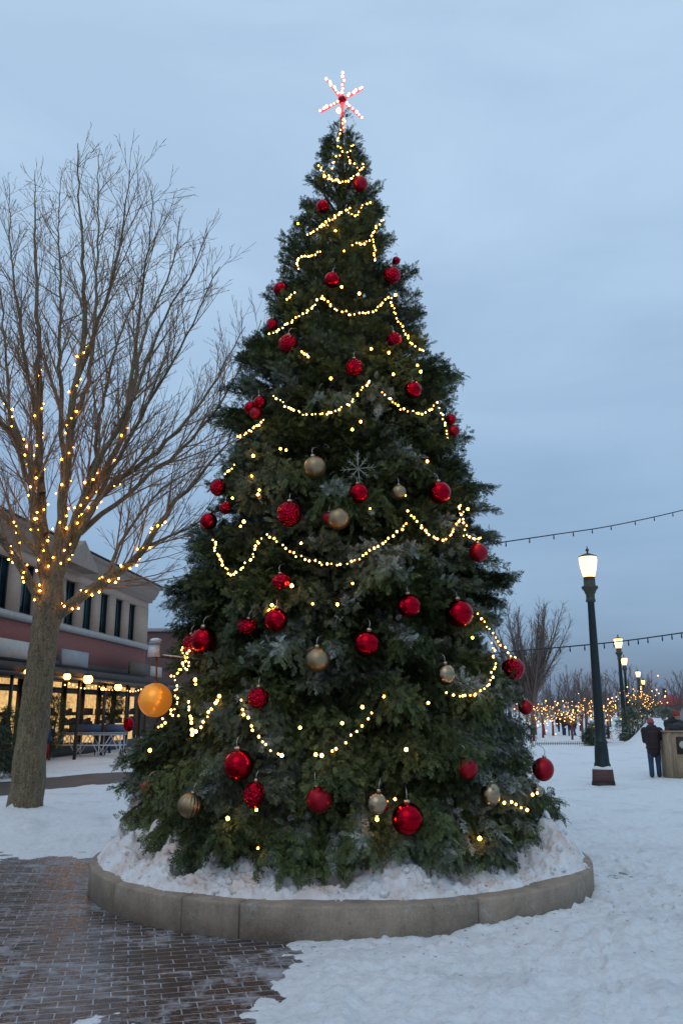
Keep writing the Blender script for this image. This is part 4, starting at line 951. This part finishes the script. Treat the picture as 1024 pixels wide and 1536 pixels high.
# ------------------------------------------------------------------ street lamps
def lamp_proto(far=False):
    H = 6.45; root = empty('street_lamp', (0,0,0)); n_ = 20
    MB().box((0,0,.06), (.64,.64,.18), 0, .97).build('footing', M['darkmetal'], root)
    MB().box((0,0,.31), (.60,.60,.34), 0, .92).build('plinth', M['plinth'], root)
    MB().lathe([(.385,.48),(.37,.50),(.30,.55),(.2,.575)], (0,0,0), 4, [[math.cos(PI/4),-math.sin(PI/4),0],[math.sin(PI/4),math.cos(PI/4),0],[0,0,1]]).build('snow_cap', M['snowcap'], root)
    MB().lathe([(.225,.5),(.225,.6),(.20,.66),(.185,1.0),(.17,1.14),(.185,1.17),(.185,1.21),(.155,1.25),(.145,1.6),(.095,5.25),(.095,5.3)], (0,0,0), n_).build('pole', M['post'], root, smooth=False)
    MB().lathe([(.11,5.05),(.14,5.07),(.14,5.12),(.125,5.15),(.125,5.27),(.15,5.31),(.17,5.37),(.20,5.41),(.235,5.45),(.235,5.51),(.17,5.53),(.165,5.74),(.175,5.76),(.165,5.78)], (0,0,0), n_).build('collar', M['collar'], root)
    MB().lathe([(.16,5.78),(.19,5.88),(.235,6.08),(.258,6.26),(.255,6.36)], (0,0,0), n_).build('lamp_glass', M['lampglassfar' if far else 'lampglass'], root, smooth=True)
    MB().lathe([(.265,6.36),(.265,6.385),(.2,6.42),(.1,6.46),(.03,6.48),(.025,6.53),(.05,6.56),(.05,6.59),(.02,6.62),(.008,6.69)], (0,0,0), n_).build('cap', M['collar'], root)
    return root
near = lamp_proto(); g = ground(905, 1181); near.location = (g[0], g[1], .0); near.rotation_euler.z = -.3; near.scale = (1, 1, 1.025)
tag(near, 'nearest dark green street lamp on a snow capped brick plinth, right of the fir', 'street lamp', 'lit street lamps along the walkway')
fp = lamp_proto(True)
for i_, (px, Y, s_, lab) in enumerate([(938, 58, 1.08, 'second street lamp, thin in the distance with a side bracket of a cable'), (944, 72, 1.0, 'third street lamp whose head shows just right of the second'), (963, 97, 1.0, 'fourth street lamp, small, above the brown trees'), (969, 130, 1.02, 'farthest and lowest of the street lamps')]):
    o = fp if i_ == 0 else copy_tree(fp); g = gpos(px, Y); o.location = g; o.scale = (s_,)*3; tag(o, lab, 'street lamp', 'lit street lamps along the walkway')
# glow of the near lamp head on what stands round it comes from the glass itself

# ------------------------------------------------------------------ festoon cables
def festoon(pts, Y, label, n_, extra):
    q = catmull([atY(a, b, Y+dy) for a, b, dy in pts], .25); root = empty('festoon_cable', q[0], label, 'cable', 'unlit festoon cables')
    MB().tube(q, .016*Y/20, 5).build('cable', M['blk'], root)
    k = np.linspace(1, len(q)-2, n_).astype(int); s_ = Y/20
    for i_ in k:
        p = q[i_]; MB().lathe([(.010*s_,0),(.015*s_,-.02*s_),(.015*s_,-.06*s_),(.020*s_,-.08*s_),(.016*s_,-.12*s_),(.006*s_,-.135*s_)], p, 8).build('bulb', M['deadglass'], root)
festoon([(650,830,-6),(735,816,0),(830,802,2),(920,788,4),(1024,765,6),(1120,738,8)], 20, 'upper dark festoon cable with unlit bulbs running from the fir to the right', 20, 0)
festoon([(700,985,0),(780,976,0),(850,970,0),(930,962,0),(1024,949,0),(1100,938,0)], 42, 'lower dark festoon cable passing behind the near lamp post', 24, 0)

# ------------------------------------------------------------------ corner building
B0 = np.array([-11.7, 50.0]); dr = np.array([.0817, .99666]); nn_ = np.array([.99666, -.0817])
def W_(u, n_, z): return np.array([B0[0]-u*dr[0]+n_*nn_[0], B0[1]-u*dr[1]+n_*nn_[1], z])
rzb = math.atan2(-dr[1], -dr[0])
def bbox(mb, u0, u1, n0, n1, z0, z1):
    v = [W_(u, n_, z) for z in (z0, z1) for (u, n_) in ((u0,n0),(u1,n0),(u1,n1),(u0,n1))]
    return mb.add(v, [[0,1,2,3],[7,6,5,4],[4,5,1,0],[5,6,2,1],[6,7,3,2],[7,4,0,3]])
def bprism(mb, prof, u0, u1):   # profile of (n,z) extruded along u
    k = len(prof); v = [W_(u0, a, b) for a, b in prof]+[W_(u1, a, b) for a, b in prof]
    mb.add(v, [[q, (q+1) % k, k+(q+1) % k, k+q] for q in range(k)]); mb.f.setdefault(k, []).append(np.array([list(range(k))[::-1], list(range(k, 2*k))])+mb.n-2*k); return mb
bd = empty('shop_building', (B0[0], B0[1], 0), 'two storey brick corner building with cream cornice and lit shopfront, left of the fir', 'building')
UL = 30
mb = MB(); bbox(mb, 0, UL, -.6, 0.0, 3.9, 5.58); bbox(mb, 0, UL, -14, -.6, 0, 8.8); mb.build('lower_wall', M['redbrick'], bd)
mb = MB()
wins = [2.85+2.2*k for k in range(12)]
for k in range(13):
    u0 = 0 if k == 0 else wins[k-1]+.62; u1 = wins[k]-.62 if k < 12 else UL
    bbox(mb, u0, u1, -.597, .06 if k else .05, 5.93, 8.0)
bbox(mb, 0, UL, -.596, .03, 8.0, 8.45); mb.build('upper_wall', M['tanbrick'], bd)
bprism(MB(), [(-.59,5.62),(.10,5.62),(.12,5.84),(.05,5.93),(-.59,5.93)], -.1, UL).build('sill_band', M['trim'], bd)
cn = [(-.59,8.45),(.10,8.45),(.12,8.62),(.28,8.66),(.30,8.8),(.36,8.84),(.48,9.06),(.52,9.20),(.68,9.24),(.70,9.36),(-.59,9.36)]
bprism(MB(), cn, -.5, UL).build('cornice', M['cornice'], bd)
mb = MB(); v = [W_(u, n_, z) for n_ in (.2, .95) for (u, z) in ((10.6,8.46),(14.6,8.46),(12.6,9.7))]; mb.add(v, [[0,2,1],[3,4,5]]); mb.add(v, [[0,1,4,3],[1,2,5,4],[2,0,3,5]]); mb.build('pediment', M['cornice'], bd)
for k, u in enumerate(wins):
    f = MB(); 
    for (a, b, c, d_) in ((u-.62,u-.55,5.93,8.0),(u+.55,u+.62,5.93,8.0),(u-.55,u+.55,7.93,8.0),(u-.55,u+.55,5.93,6.0),(u-.03,u+.03,6.0,7.93)): bbox(f, a, b, -.14, -.06, c, d_)
    fo = f.build('window', M['post'], bd); bbox(MB(), u-.55, u+.55, -.16, -.12, 6.0, 7.93).build('pane', M['glass'], fo)
bprism(MB(), [(0,3.45),(1.5,3.45),(1.5,3.80),(0,3.9)], 0, UL).build('canopy', M['canopy'], bd)
bbox(MB(), -.2, UL, .05, 1.7, 3.32, 3.446).build('canopy_edge', M['darkmetal'], bd)
bbox(MB(), 0, UL, .003, .12, 3.903, 4.25).build('fascia', M['canopy'], bd)
for (a, b, z0, z1, mt, lab) in ((.9, 3.0, 3.93, 4.5, 'signwhite', 'white blank sign panel nearest the corner'), (3.1, 6.4, 3.93, 4.55, 'woodsign', 'weathered brown sign board'), (12.2, 15.0, 3.95, 4.6, 'signgrey', 'pale grey sign panel behind the tree trunk'), (16.6, 21, 3.95, 4.6, 'signwhite', 'cream sign panel at the left end')):
    o = bbox(MB(), a, b, 1.2, 1.32, z0, z1).build('sign_panel', M[mt], bd); o['label'] = lab
mb = MB(); bbox(mb, .1, UL, -.58, -.5, .3, 3.4); mb.build('shop_interior', M['litshop'], bd)
mb = MB()
for k in range(14):
    u = .2+2.2*k; bbox(mb, u-.07, u+.07, -.22, .0, 0, 3.45)
bbox(mb, 0, UL, -.3, -.1, 2.85, 3.1); bbox(mb, 0, UL, -.3, .02, 0, .5); mb.build('shop_frame', M['darkmetal'], bd)
for k in range(13):
    u = 1.3+2.2*k; rnd2 = random.Random(k); mb = MB()
    for z in (.95, 1.4, 1.85): 
        bbox(mb, u-.9, u+.9, -.45, -.2, z, z+.03)
        for q in range(7):
            a = u-.8+.24*q; bbox(mb, a, a+rnd2.uniform(.08,.17), -.4, -.25, z+.03, z+rnd2.uniform(.12,.36))
    mb.build('shelf', M['canopy'], bd)
for k in range(8): 
    u = 1.2+3.1*k; MB().tube([W_(u, 1.55, -.1), W_(u, 1.55, 3.33)], .07, 8).build('post', M['darkmetal'], bd)
MB().add([W_(-.6,-14,9.43), W_(UL,-14,9.43), W_(UL,.8,9.43), W_(-.6,.8,9.43)], [[0,1,2,3]]).build('roof', M['greyroof'], bd)
# porch lanterns and small string
def solve_u(px, n_, z):
    lo = None
    for u in np.linspace(-1, 29, 600):
        p = W_(u, n_, z); q = 512+F*p[0]/(p[1]*math.cos(P)+(z-HCAM)*math.sin(P))
        if lo is None or abs(q-px) < lo[0]: lo = (abs(q-px), u)
    return lo[1]
def zat(py, u, n_): return atY(512, py, W_(u, n_, 0)[1])[2]
for px, py, r_, lab in ((38,1008,.11,'small porch lantern left of the bare tree trunk'), (98,1015,.15,'porch lantern just right of the bare tree trunk'), (130,1019,.21,'largest and brightest porch lantern under the canopy'), (176,1031,.18,'porch lantern nearest the building corner'), (153,1033,.09,'small dim porch lantern between the two brightest')):
    u = solve_u(px, 1.75, 3.1); z = zat(py, u, 1.75); p = W_(u, 1.8, z)
    root = empty('porch_lantern', p, lab, 'lantern', 'porch lanterns under the canopy')
    MB().lathe([(r_*.5,-r_*.8),(r_*.95,-r_*.3),(r_,.1*r_),(r_*.7,r_*.7)], p, 14).build('lamp_glass', M['lantern'], root, smooth=True)
    MB().lathe([(r_*.9,r_*.7),(r_*.5,r_*1.0),(r_*.1,r_*1.2)], p, 14).build('hood', M['darkmetal'], root)
    MB().tube([p+(0,0,r_*1.1), p+(0,0,r_*1.1+.12), W_(u, 1.6, z+r_+.2)], .015, 5).build('bracket', M['darkmetal'], root)
pts = [W_(u, 1.9, 3.15-.16*math.sin((u % 3.1)/3.1*PI)) for u in np.arange(0, 16, .42)]
root = empty('string_lights', pts[0], 'row of tiny warm bulbs draped along the shop canopy edge', 'string lights')
MB().tube(pts, .006, 3, cap=False).build('wire', M['wire'], root)
for p_ in pts: inst(bulb_mesh('bulbfar', .038), 'bulb', p_, root, R.uniform(.5, 1.2))
# shrubs and potted trees by the shopfront
for i_, (px, Y, rx, z0, H, lab) in enumerate([(80,36,.55,.2,3.0,'tall narrow evergreen against the shopfront right of the bare trunk'), (20,30,.9,.1,2.3,'dark shrub left of the bare trunk by the shops'), (168,44,.6,1.5,3.1,'round headed potted tree near the building corner'), (147,46,.4,.1,2.8,'slim evergreen between the lit shop windows'), (5,27,.7,.1,1.5,'low dark bush at the left edge of the picture'), (205,56,1.1,.1,2.6,'bushy shrub past the building corner behind the gold globe')]):
    x = atY(px, 1065, Y)[0]; leafy('shrub', (x, Y, 0), rx, rx, H, lab, 'shrub', 'evergreen shrubs by the shops', 900, .2, .0, z0, i_+20)
# building behind
b2 = empty('dark_building', (-16, 72, 0), 'plain dark brick building with a flat roof behind the corner building', 'building')
MB().box((-13.5, 78, 4.35), (15, 12, 8.7)).build('wall', M['darkbrick'], b2)
MB().box((-13.5, 78, 8.85), (15.3, 12.3, .28)).build('roof_edge', M['signgrey'], b2)
mb = MB()
for k in range(4): mb.box((-18+3*k, 71.96, 5.6), (1.1,.1,1.6))
MB().box((-12.5, 71.9, 4.0), (13, .4, .22)).build('ledge', M['greyboard'], b2)
b3 = empty('low_hall', (40, 150, 0), 'low grey hall far away at the right under the red canopy', 'building')
c3 = gpos(1015, 110); c3 = np.array(c3); MB().box((c3[0]+2, 112, 1.3), (11, 6, 2.7)).build('wall', M['greyboard'], b3); MB().box((c3[0]+2, 112, 2.75), (11.6, 6.6, .25)).build('roof', M['greyroof'], b3)
rc_ = atY(1006, 1056, 100); root = empty('canopy_tent', (rc_[0], 100, 0), 'small bright red canopy in the distance at the right edge', 'canopy')
MB().lathe([(2.2, 2.55),(2.1,2.75),(1.2,3.35),(.1,3.9)], (rc_[0],100,0), 8).build('canopy_roof', M['redcloth'], root)
for a in range(4): MB().tube([(rc_[0]+1.5*math.cos(a*PI/2+.8),100+1.5*math.sin(a*PI/2+.8),0),(rc_[0]+1.5*math.cos(a*PI/2+.8),100+1.5*math.sin(a*PI/2+.8),2.6)], .05, 6).build('pole', M['whitemetal'], root)

# ------------------------------------------------------------------ terrace furniture
def ft(px, Y): return atY(px, 1065, Y)[0]
xa, xb = ft(80, 38), ft(187, 38); tbx = (xa+xb)/2; L_ = xb-xa
tb = empty('long_table', (tbx, 38, 0), 'long table on white tubular trestle frame in front of the shops', 'table')
z0 = float(gh(tbx, 38)); H = 1.02
MB().box((tbx, 38.3, z0+H), (L_, .85, .05)).build('table_top', M['greyboard'], tb)
for yy_ in (37.95, 38.65):
    MB().tube([(xa,yy_,z0+H-.06),(xb,yy_,z0+H-.06)], .028, 7).build('rail', M['whitemetal'], tb); MB().tube([(xa,yy_,z0+.5),(xb,yy_,z0+.5)], .024, 7).build('rail', M['whitemetal'], tb)
    for f_ in (.03, .36, .68, .97): 
        x = xa+L_*f_; MB().tube([(x,yy_,z0-.05),(x,yy_,z0+H-.06)], .028, 7).build('leg', M['whitemetal'], tb)
    for f0, f1 in ((.03,.2),(.36,.2),(.36,.52),(.68,.52),(.68,.84),(.97,.84)):
        MB().tube([(xa+L_*f0,yy_,z0+.12),(xa+L_*f1,yy_,z0+H-.08)], .02, 6).build('brace', M['whitemetal'], tb)
for k, (a, b, lab) in enumerate(((106,154,'blue bench with panel back behind the long white table'), (158,192,'dark blue bench at the right end of the white table'))):
    x0, x1 = ft(a, 40), ft(b, 40); xm = (x0+x1)/2; root = empty('bench', (xm, 40, 0), lab, 'bench', 'blue benches on the terrace')
    MB().box((xm,40,1.27), (x1-x0,.05,.36)).build('backrest', M['bluepanel'], root); MB().box((xm,39.75,.6), (x1-x0,.5,.06)).build('seat', M['bluepanel'], root)
    for x in (x0+.1, x1-.1):
        for y in (39.55, 40.03): MB().tube([(x,y,-.02),(x,y,.6 if y < 40 else 1.3)], .025, 6).build('leg', M['darkmetal'], root)
# blue and red banner beside the trunk
x = ft(74, 30); root = empty('banner', (x, 30, 0), 'narrow blue and red cloth banner on a stake right of the bare trunk', 'banner')
MB().tube([(x,30,-.1),(x,30,1.55)], .02, 6).build('stake', M['darkmetal'], root)
def cloth(x0, x1, y, z0, z1):
    n_ = 14; V = []; 
    for a in range(n_):
        for b in range(2):
            for s_ in (0, .012): V.append((x0+(x1-x0)*a/(n_-1), y+.04*math.sin(a*1.3+b)+s_, (z1, z0)[b]))
    mb = MB(); f = []
    for a in range(n_-1):
        q = a*4; f += [[q,q+4,q+6,q+2],[q+1,q+3,q+7,q+5],[q,q+1,q+5,q+4],[q+2,q+6,q+7,q+3]]
    f += [[0,2,3,1],[n_*4-4,n_*4-3,n_*4-1,n_*4-2]]; return mb.add(V, f)
cloth(x-.13, x+.13, 30, .95, 1.52).build('blue_cloth', M['bluepanel'], root); cloth(x-.12, x+.12, 30, .45, .947).build('red_cloth', M['redcloth'], root)
# red balloon bundle over the bench end
p = atY(193, 1087, 30); root = empty('balloon', p, 'shiny red balloon floating above the right end of the blue benches', 'balloon')
mb = MB().sph(p, .20, 24, 16, (.85,.85,1.25)); V = mb.v[0]; q = V-p; th = np.arctan2(q[:,1], q[:,0]); V[:,:2] = p[:2]+q[:,:2]*(1+.10*np.cos(th*5)[:,None]); mb.build('balloon_skin', M['red'], root, smooth=True)
MB().tube([p-(0,0,.24), p-(.03,0,.8), (p[0], p[1], 0.02)], .008, 5).build('string', M['hook'], root)

# ------------------------------------------------------------------ low edging fence on the snow right
root = empty('low_fence', tuple(ground(800, 1119)), 'low line of short dark stakes on the snow left of the near lamp', 'fence')
gy = ground(800, 1119)[1]; x0, x1 = ft(800, gy), ft(889, gy); mb = MB(); mb.tube([(x0,gy,.14),(x1,gy,.14)], .012, 4); mb.build('rope', M['blk'], root); mb = MB()
for k in range(34):
    x = x0+(x1-x0)*k/33; zz0 = float(gh(x, gy)); mb.box((x, gy, zz0+.08), (.03,.03,.2+.05*R.random()))
mb.build('stakes', M['darkmetal'], root)

# ------------------------------------------------------------------ people
def rm(o, vx=.016):
    m_ = o.modifiers.new('remesh', 'REMESH'); m_.mode = 'VOXEL'; m_.voxel_size = vx; m_.use_smooth_shade = True; return o
def person(loc, rz, label, coat, trousers, hat, hatkind='cap', lean=.1, armL=None, armR=None, stride=.12, H=1.72, group=None, detail=True, headdown=.3, far=False):
    """local frame: faces +y, z up"""
    root = empty('person', loc, label, 'person', group); o3 = np.array(loc, float); c_, s_ = math.cos(rz), math.sin(rz); k = H/1.72
    def T(p): p = np.array(p, float)*k; return o3+np.array([p[0]*c_-p[1]*s_, p[0]*s_+p[1]*c_, p[2]])
    hip = np.array([0, 0, .92]); ch = hip+np.array([0, lean*.42, .42]); nk = hip+np.array([0, lean*.6, .58]); hd = nk+np.array([0, .03+headdown*.12, .15])
    an = [np.array([-.11, -stride*.5, .08]), np.array([.12, stride*.5, .08])]; kn = [np.array([-.105, -stride*.1, .5]), np.array([.115, stride*.45, .5])]
    sh = [ch+np.array([-.19, 0, .08]), ch+np.array([.19, 0, .08])]
    armL = armL or [(-.27, .0, -.2), (-.25, .12, -.44)]; armR = armR or [(.27, .0, -.2), (.25, .12, -.44)]
    arms = [[sh[0]]+[ch+np.array(a) for a in armL], [sh[1]]+[ch+np.array(a) for a in armR]]
    vx = .04 if far else .014
    b = MB(); S = lambda ps, rs: b.chain([T(q) for q in ps], [r_*k for r_ in rs], 12)
    S([hip-(0,0,.05), hip+(0,0,.1), ch, ch+(0,0,.1)], [.14,.135,.15,.12]); S([ch+(0,0,.08), nk, hd-(0,0,.04)], [.08,.055,.055])
    S([hd-(0,-.01,.07), hd, hd+(0,-.015,.05)], [.065,.088,.09]); S([hd+(0,.07,-.005), hd+(0,.105,-.03)], [.014,.016])
    for sx in (-1, 1): S([hd+(sx*.085,-.01,-.02), hd+(sx*.092,-.012,.02)], [.016,.018])
    for q in (0, 1):
        S([hip+((-.09,.09)[q],0,-.02), kn[q], an[q]], [.095,.058,.042]); S([an[q]-(0,.04,.03), an[q]+(0,.14,-.04)], [.042,.032])
        S(arms[q], [.055,.042,.03])
        w0 = arms[q][2]; dv = w0-arms[q][1]; dv /= np.linalg.norm(dv); sd = np.cross(dv, [0,1.,0.2]); sd /= np.linalg.norm(sd); hp = w0+dv*.05
        S([w0, hp, hp+dv*.04], [.028,.036,.034])
        if not far:
            cu = np.cross(sd, dv)*(.5)
            for f_, l in ((-1.5,.062),(-.5,.075),(.5,.07),(1.5,.055)):
                a0 = hp+dv*.05+sd*f_*.019; a1 = a0+dv*l*.55+cu*.01; a2 = a1+dv*l*.4+cu*.04; S([a0, a1, a2], [.0125,.0115,.0105])
            S([hp+sd*.03, hp+sd*.055+dv*.03, hp+sd*.06+dv*.06], [.014,.013,.011])
    rm(b.build('body', M['skin'], root), vx)
    b = MB(); bodyr = [.20,.225,.25,.20] if not far else [.17,.17,.18,.15]
    b.chain([T(hip-(0,0,.12)), T(hip+(0,0,.12)), T(ch), T(ch+(0,0,.1))], [r_*k for r_ in bodyr], 18)
    for q in (0, 1):
        w0 = arms[q][2]; b.chain([T(arms[q][0]-np.array([(.03,-.03)[q],0,.0])), T(arms[q][1]), T(w0)], [.12*k,.105*k,.07*k] if not far else [.098*k,.082*k,.056*k], 14)
    b.chain([T(nk-(0,0,.05)), T(nk+(0,0,.035))], [.10*k,.085*k], 14)
    for z in (-.05, .08, .2, .32):
        c0 = hip+np.array([0, lean*z, z+.03]); b.lathe([(.1*k,-.05*k),(.222*k,-.03*k),(.234*k,0),(.222*k,.03*k),(.1*k,.05*k)], T(c0), 18)
    rm(b.build('jacket', M[coat], root, smooth=True), vx)
    b = MB()
    for q in (0, 1): b.chain([T(hip+((-.085,.085)[q],0,-.05)), T(kn[q]+(0,0,.12)), T(kn[q]-(0,0,.1)), T(an[q]+(0,0,.0))], [.12*k,.092*k,.08*k,.076*k], 14)
    b.chain([T(hip+(-.06,0,-.02)), T(hip+(.06,0,-.02))], [.13*k,.13*k], 14)
    rm(b.build('trousers', M[trousers], root), vx)
    for q in (0, 1):
        rm(MB().chain([T(an[q]+(0,-.04,-.02)), T(an[q]+(0,.05,-.03)), T(an[q]+(0,.15,-.045))], [.062*k,.056*k,.046*k], 12).build('shoe', M['shoe'], root), vx)
    if hatkind == 'cap':
        b = MB().chain([T(hd+(0,-.02,.04)), T(hd+(0,-.02,.075))], [.108*k,.095*k], 16); b.lathe([(.09*k,-.02*k),(.112*k,-.02*k),(.115*k,.02*k),(.09*k,.02*k)], T(hd+(0,-.012,.02)), 18)
        rm(b.build('knit_cap', M[hat], root), vx)
    else:
        rm(MB().chain([T(hd+(0,-.03,.0)), T(hd+(0,-.025,.06))], [.098*k,.098*k], 16).build('hair', M['hair'], root), vx)
    return root
g = ground(983, 1168); z = float(gh(g[0], g[1]))
person((g[0], g[1], z), rad(-14), 'person in dark maroon jacket, jeans and pink cap seen from behind on the snow', 'jacket', 'jeans', 'pinkhat', 'cap', .12, [(-.20,.12,-.24), (-.02,.30,-.28)], [(.40,.0,-.24), (.44,.10,-.46)], .10, 1.72, headdown=.9)
g2 = ground(1020, 1166); g2y = g2[1]+.75; 
person((g2[0]+.12, g2y, float(gh(g2[0]+.1, g2y))), rad(200), 'person in black coat and red cap standing behind the wooden booth', 'blackcoat', 'jeans', 'redhat', 'cap', .3, [(-.27,.15,-.15), (-.2,.4,-.12)], [(.3,.15,-.2), (.22,.42,-.14)], .1, 1.92, headdown=.5)
g3 = ground(2, 1158); person((g3[0]-.1, g3[1], 0.02), rad(-20), 'person in black coat partly cut off by the left edge', 'blackcoat', 'jeans', 'redhat', 'hair', .05, H=1.75)
for i_, (px, py, rz, ct, H, st_, lab) in enumerate([(838,1098,.3,'blackcoat',1.72,.3,'leftmost walker of the distant group, in black'), (846,1104,.1,'blackcoat',1.8,.25,'tall dark walker second from left in the distant group'), (855,1105,-.2,'blackcoat',1.65,.2,'dark walker in blue trousers in the middle of the distant group'), (862,1104,.5,'redcoat',1.7,.35,'rightmost distant walker beside the red stakes')]):
    g = ground(px, py); person((g[0], g[1], float(gh(g[0], g[1]))), rz, lab, ct, 'jeans', 'redhat', 'hair', .05, stride=st_, H=H, group='distant walkers on the snow', far=True)
p = (ft(165, 42), 42, 0.02); person(p, rad(150), 'person in dark coat sitting area by the benches near the shop corner', 'blackcoat', 'jeans', 'redhat', 'hair', .1, H=1.6, far=True)
# red stakes
for i_, (px, py, h_, lab) in enumerate([(817,1104,1.9,'leaning dark red stake left of the distant walkers'), (874,1114,1.7,'left red stake of the pair beside the near lamp post'), (880,1114,1.9,'right red stake of the pair beside the near lamp post')]):
    g = ground(px, py); root = empty('marker_stake', g, lab, 'stake', 'dark red stakes in the snow'); MB().tube([g-(0,0,.1), g+(-.1 if i_ == 0 else 0,0,h_*.5), g+(-.18 if i_ == 0 else 0.03,0,h_)], [.085,.075,.06], 8).build('shaft', M['redtrunk'], root)
    MB().lathe([(.07,0),(.085,.02),(.085,.07),(.02,.1)], g+(-.18 if i_ == 0 else .03,0,h_), 8).build('head', M['darkmetal'], root)

# ------------------------------------------------------------------ wooden booth at the right edge
bx0 = ground(1005, 1170); bw = 1.5; cy = bx0[1]+.35; cxb = bx0[0]+bw/2; zb = float(gh(cxb, cy))-.03
root = empty('wooden_booth', (cxb, cy, zb), 'pale wooden booth with a dark panel and white round emblem at the right edge', 'booth')
def bxx(name, c, d, mt): return MB().box(np.array([cxb, cy, zb])+np.array(c), d).build(name, M[mt], root)
bxx('body_panel', (0,0,.70), (bw,.62,1.4), 'wood'); bxx('corner_board', (-bw/2+.06,-.325,.69), (.14,.03,1.38), 'wood'); bxx('lower_board', (.1,-.323,.33), (bw-.36,.026,.6), 'wood')
bxx('dark_panel', (.09,-.325,1.0), (bw-.40,.03,.52), 'darkmetal')
bxx('counter_top', (0,0,1.42), (bw+.08,.7,.05), 'wood')
MB().lathe([(.09,0),(.11,.008),(.11,.02),(.07,.03)], np.array([cxb-.28, cy-.345, zb+1.02]), 20, [[1,0,0],[0,0,-1],[0,1,0]]).build('emblem', M['signwhite'], root)
mb = MB().sph((cxb-.22, cy-.02, zb+1.47), .36, 20, 12, (1.25,.85,.6)); V = mb.v[0]; V += .05*np.stack([noise(V[:,0]*6, V[:,1]*6, V[:,2]*6, k) for k in (1,2,3)], -1)
o = rm(mb.build('folded_coat', M['blackcoat'], loc=(cxb-.2, cy, zb+1.45)), .03); tag(o, 'dark coat heaped on top of the wooden booth at the right edge', 'coat')
mb = MB().sph((cxb-.58, cy-.1, zb+1.36), .16, 14, 8, (.7,.8,1.2)); o = rm(mb.build('red_scarf', M['redcoat'], loc=(cxb-.58, cy-.1, zb+1.36)), .03); tag(o, 'dark red scarf hanging over the left corner of the wooden booth', 'scarf')
print('objects', len(bpy.data.objects))
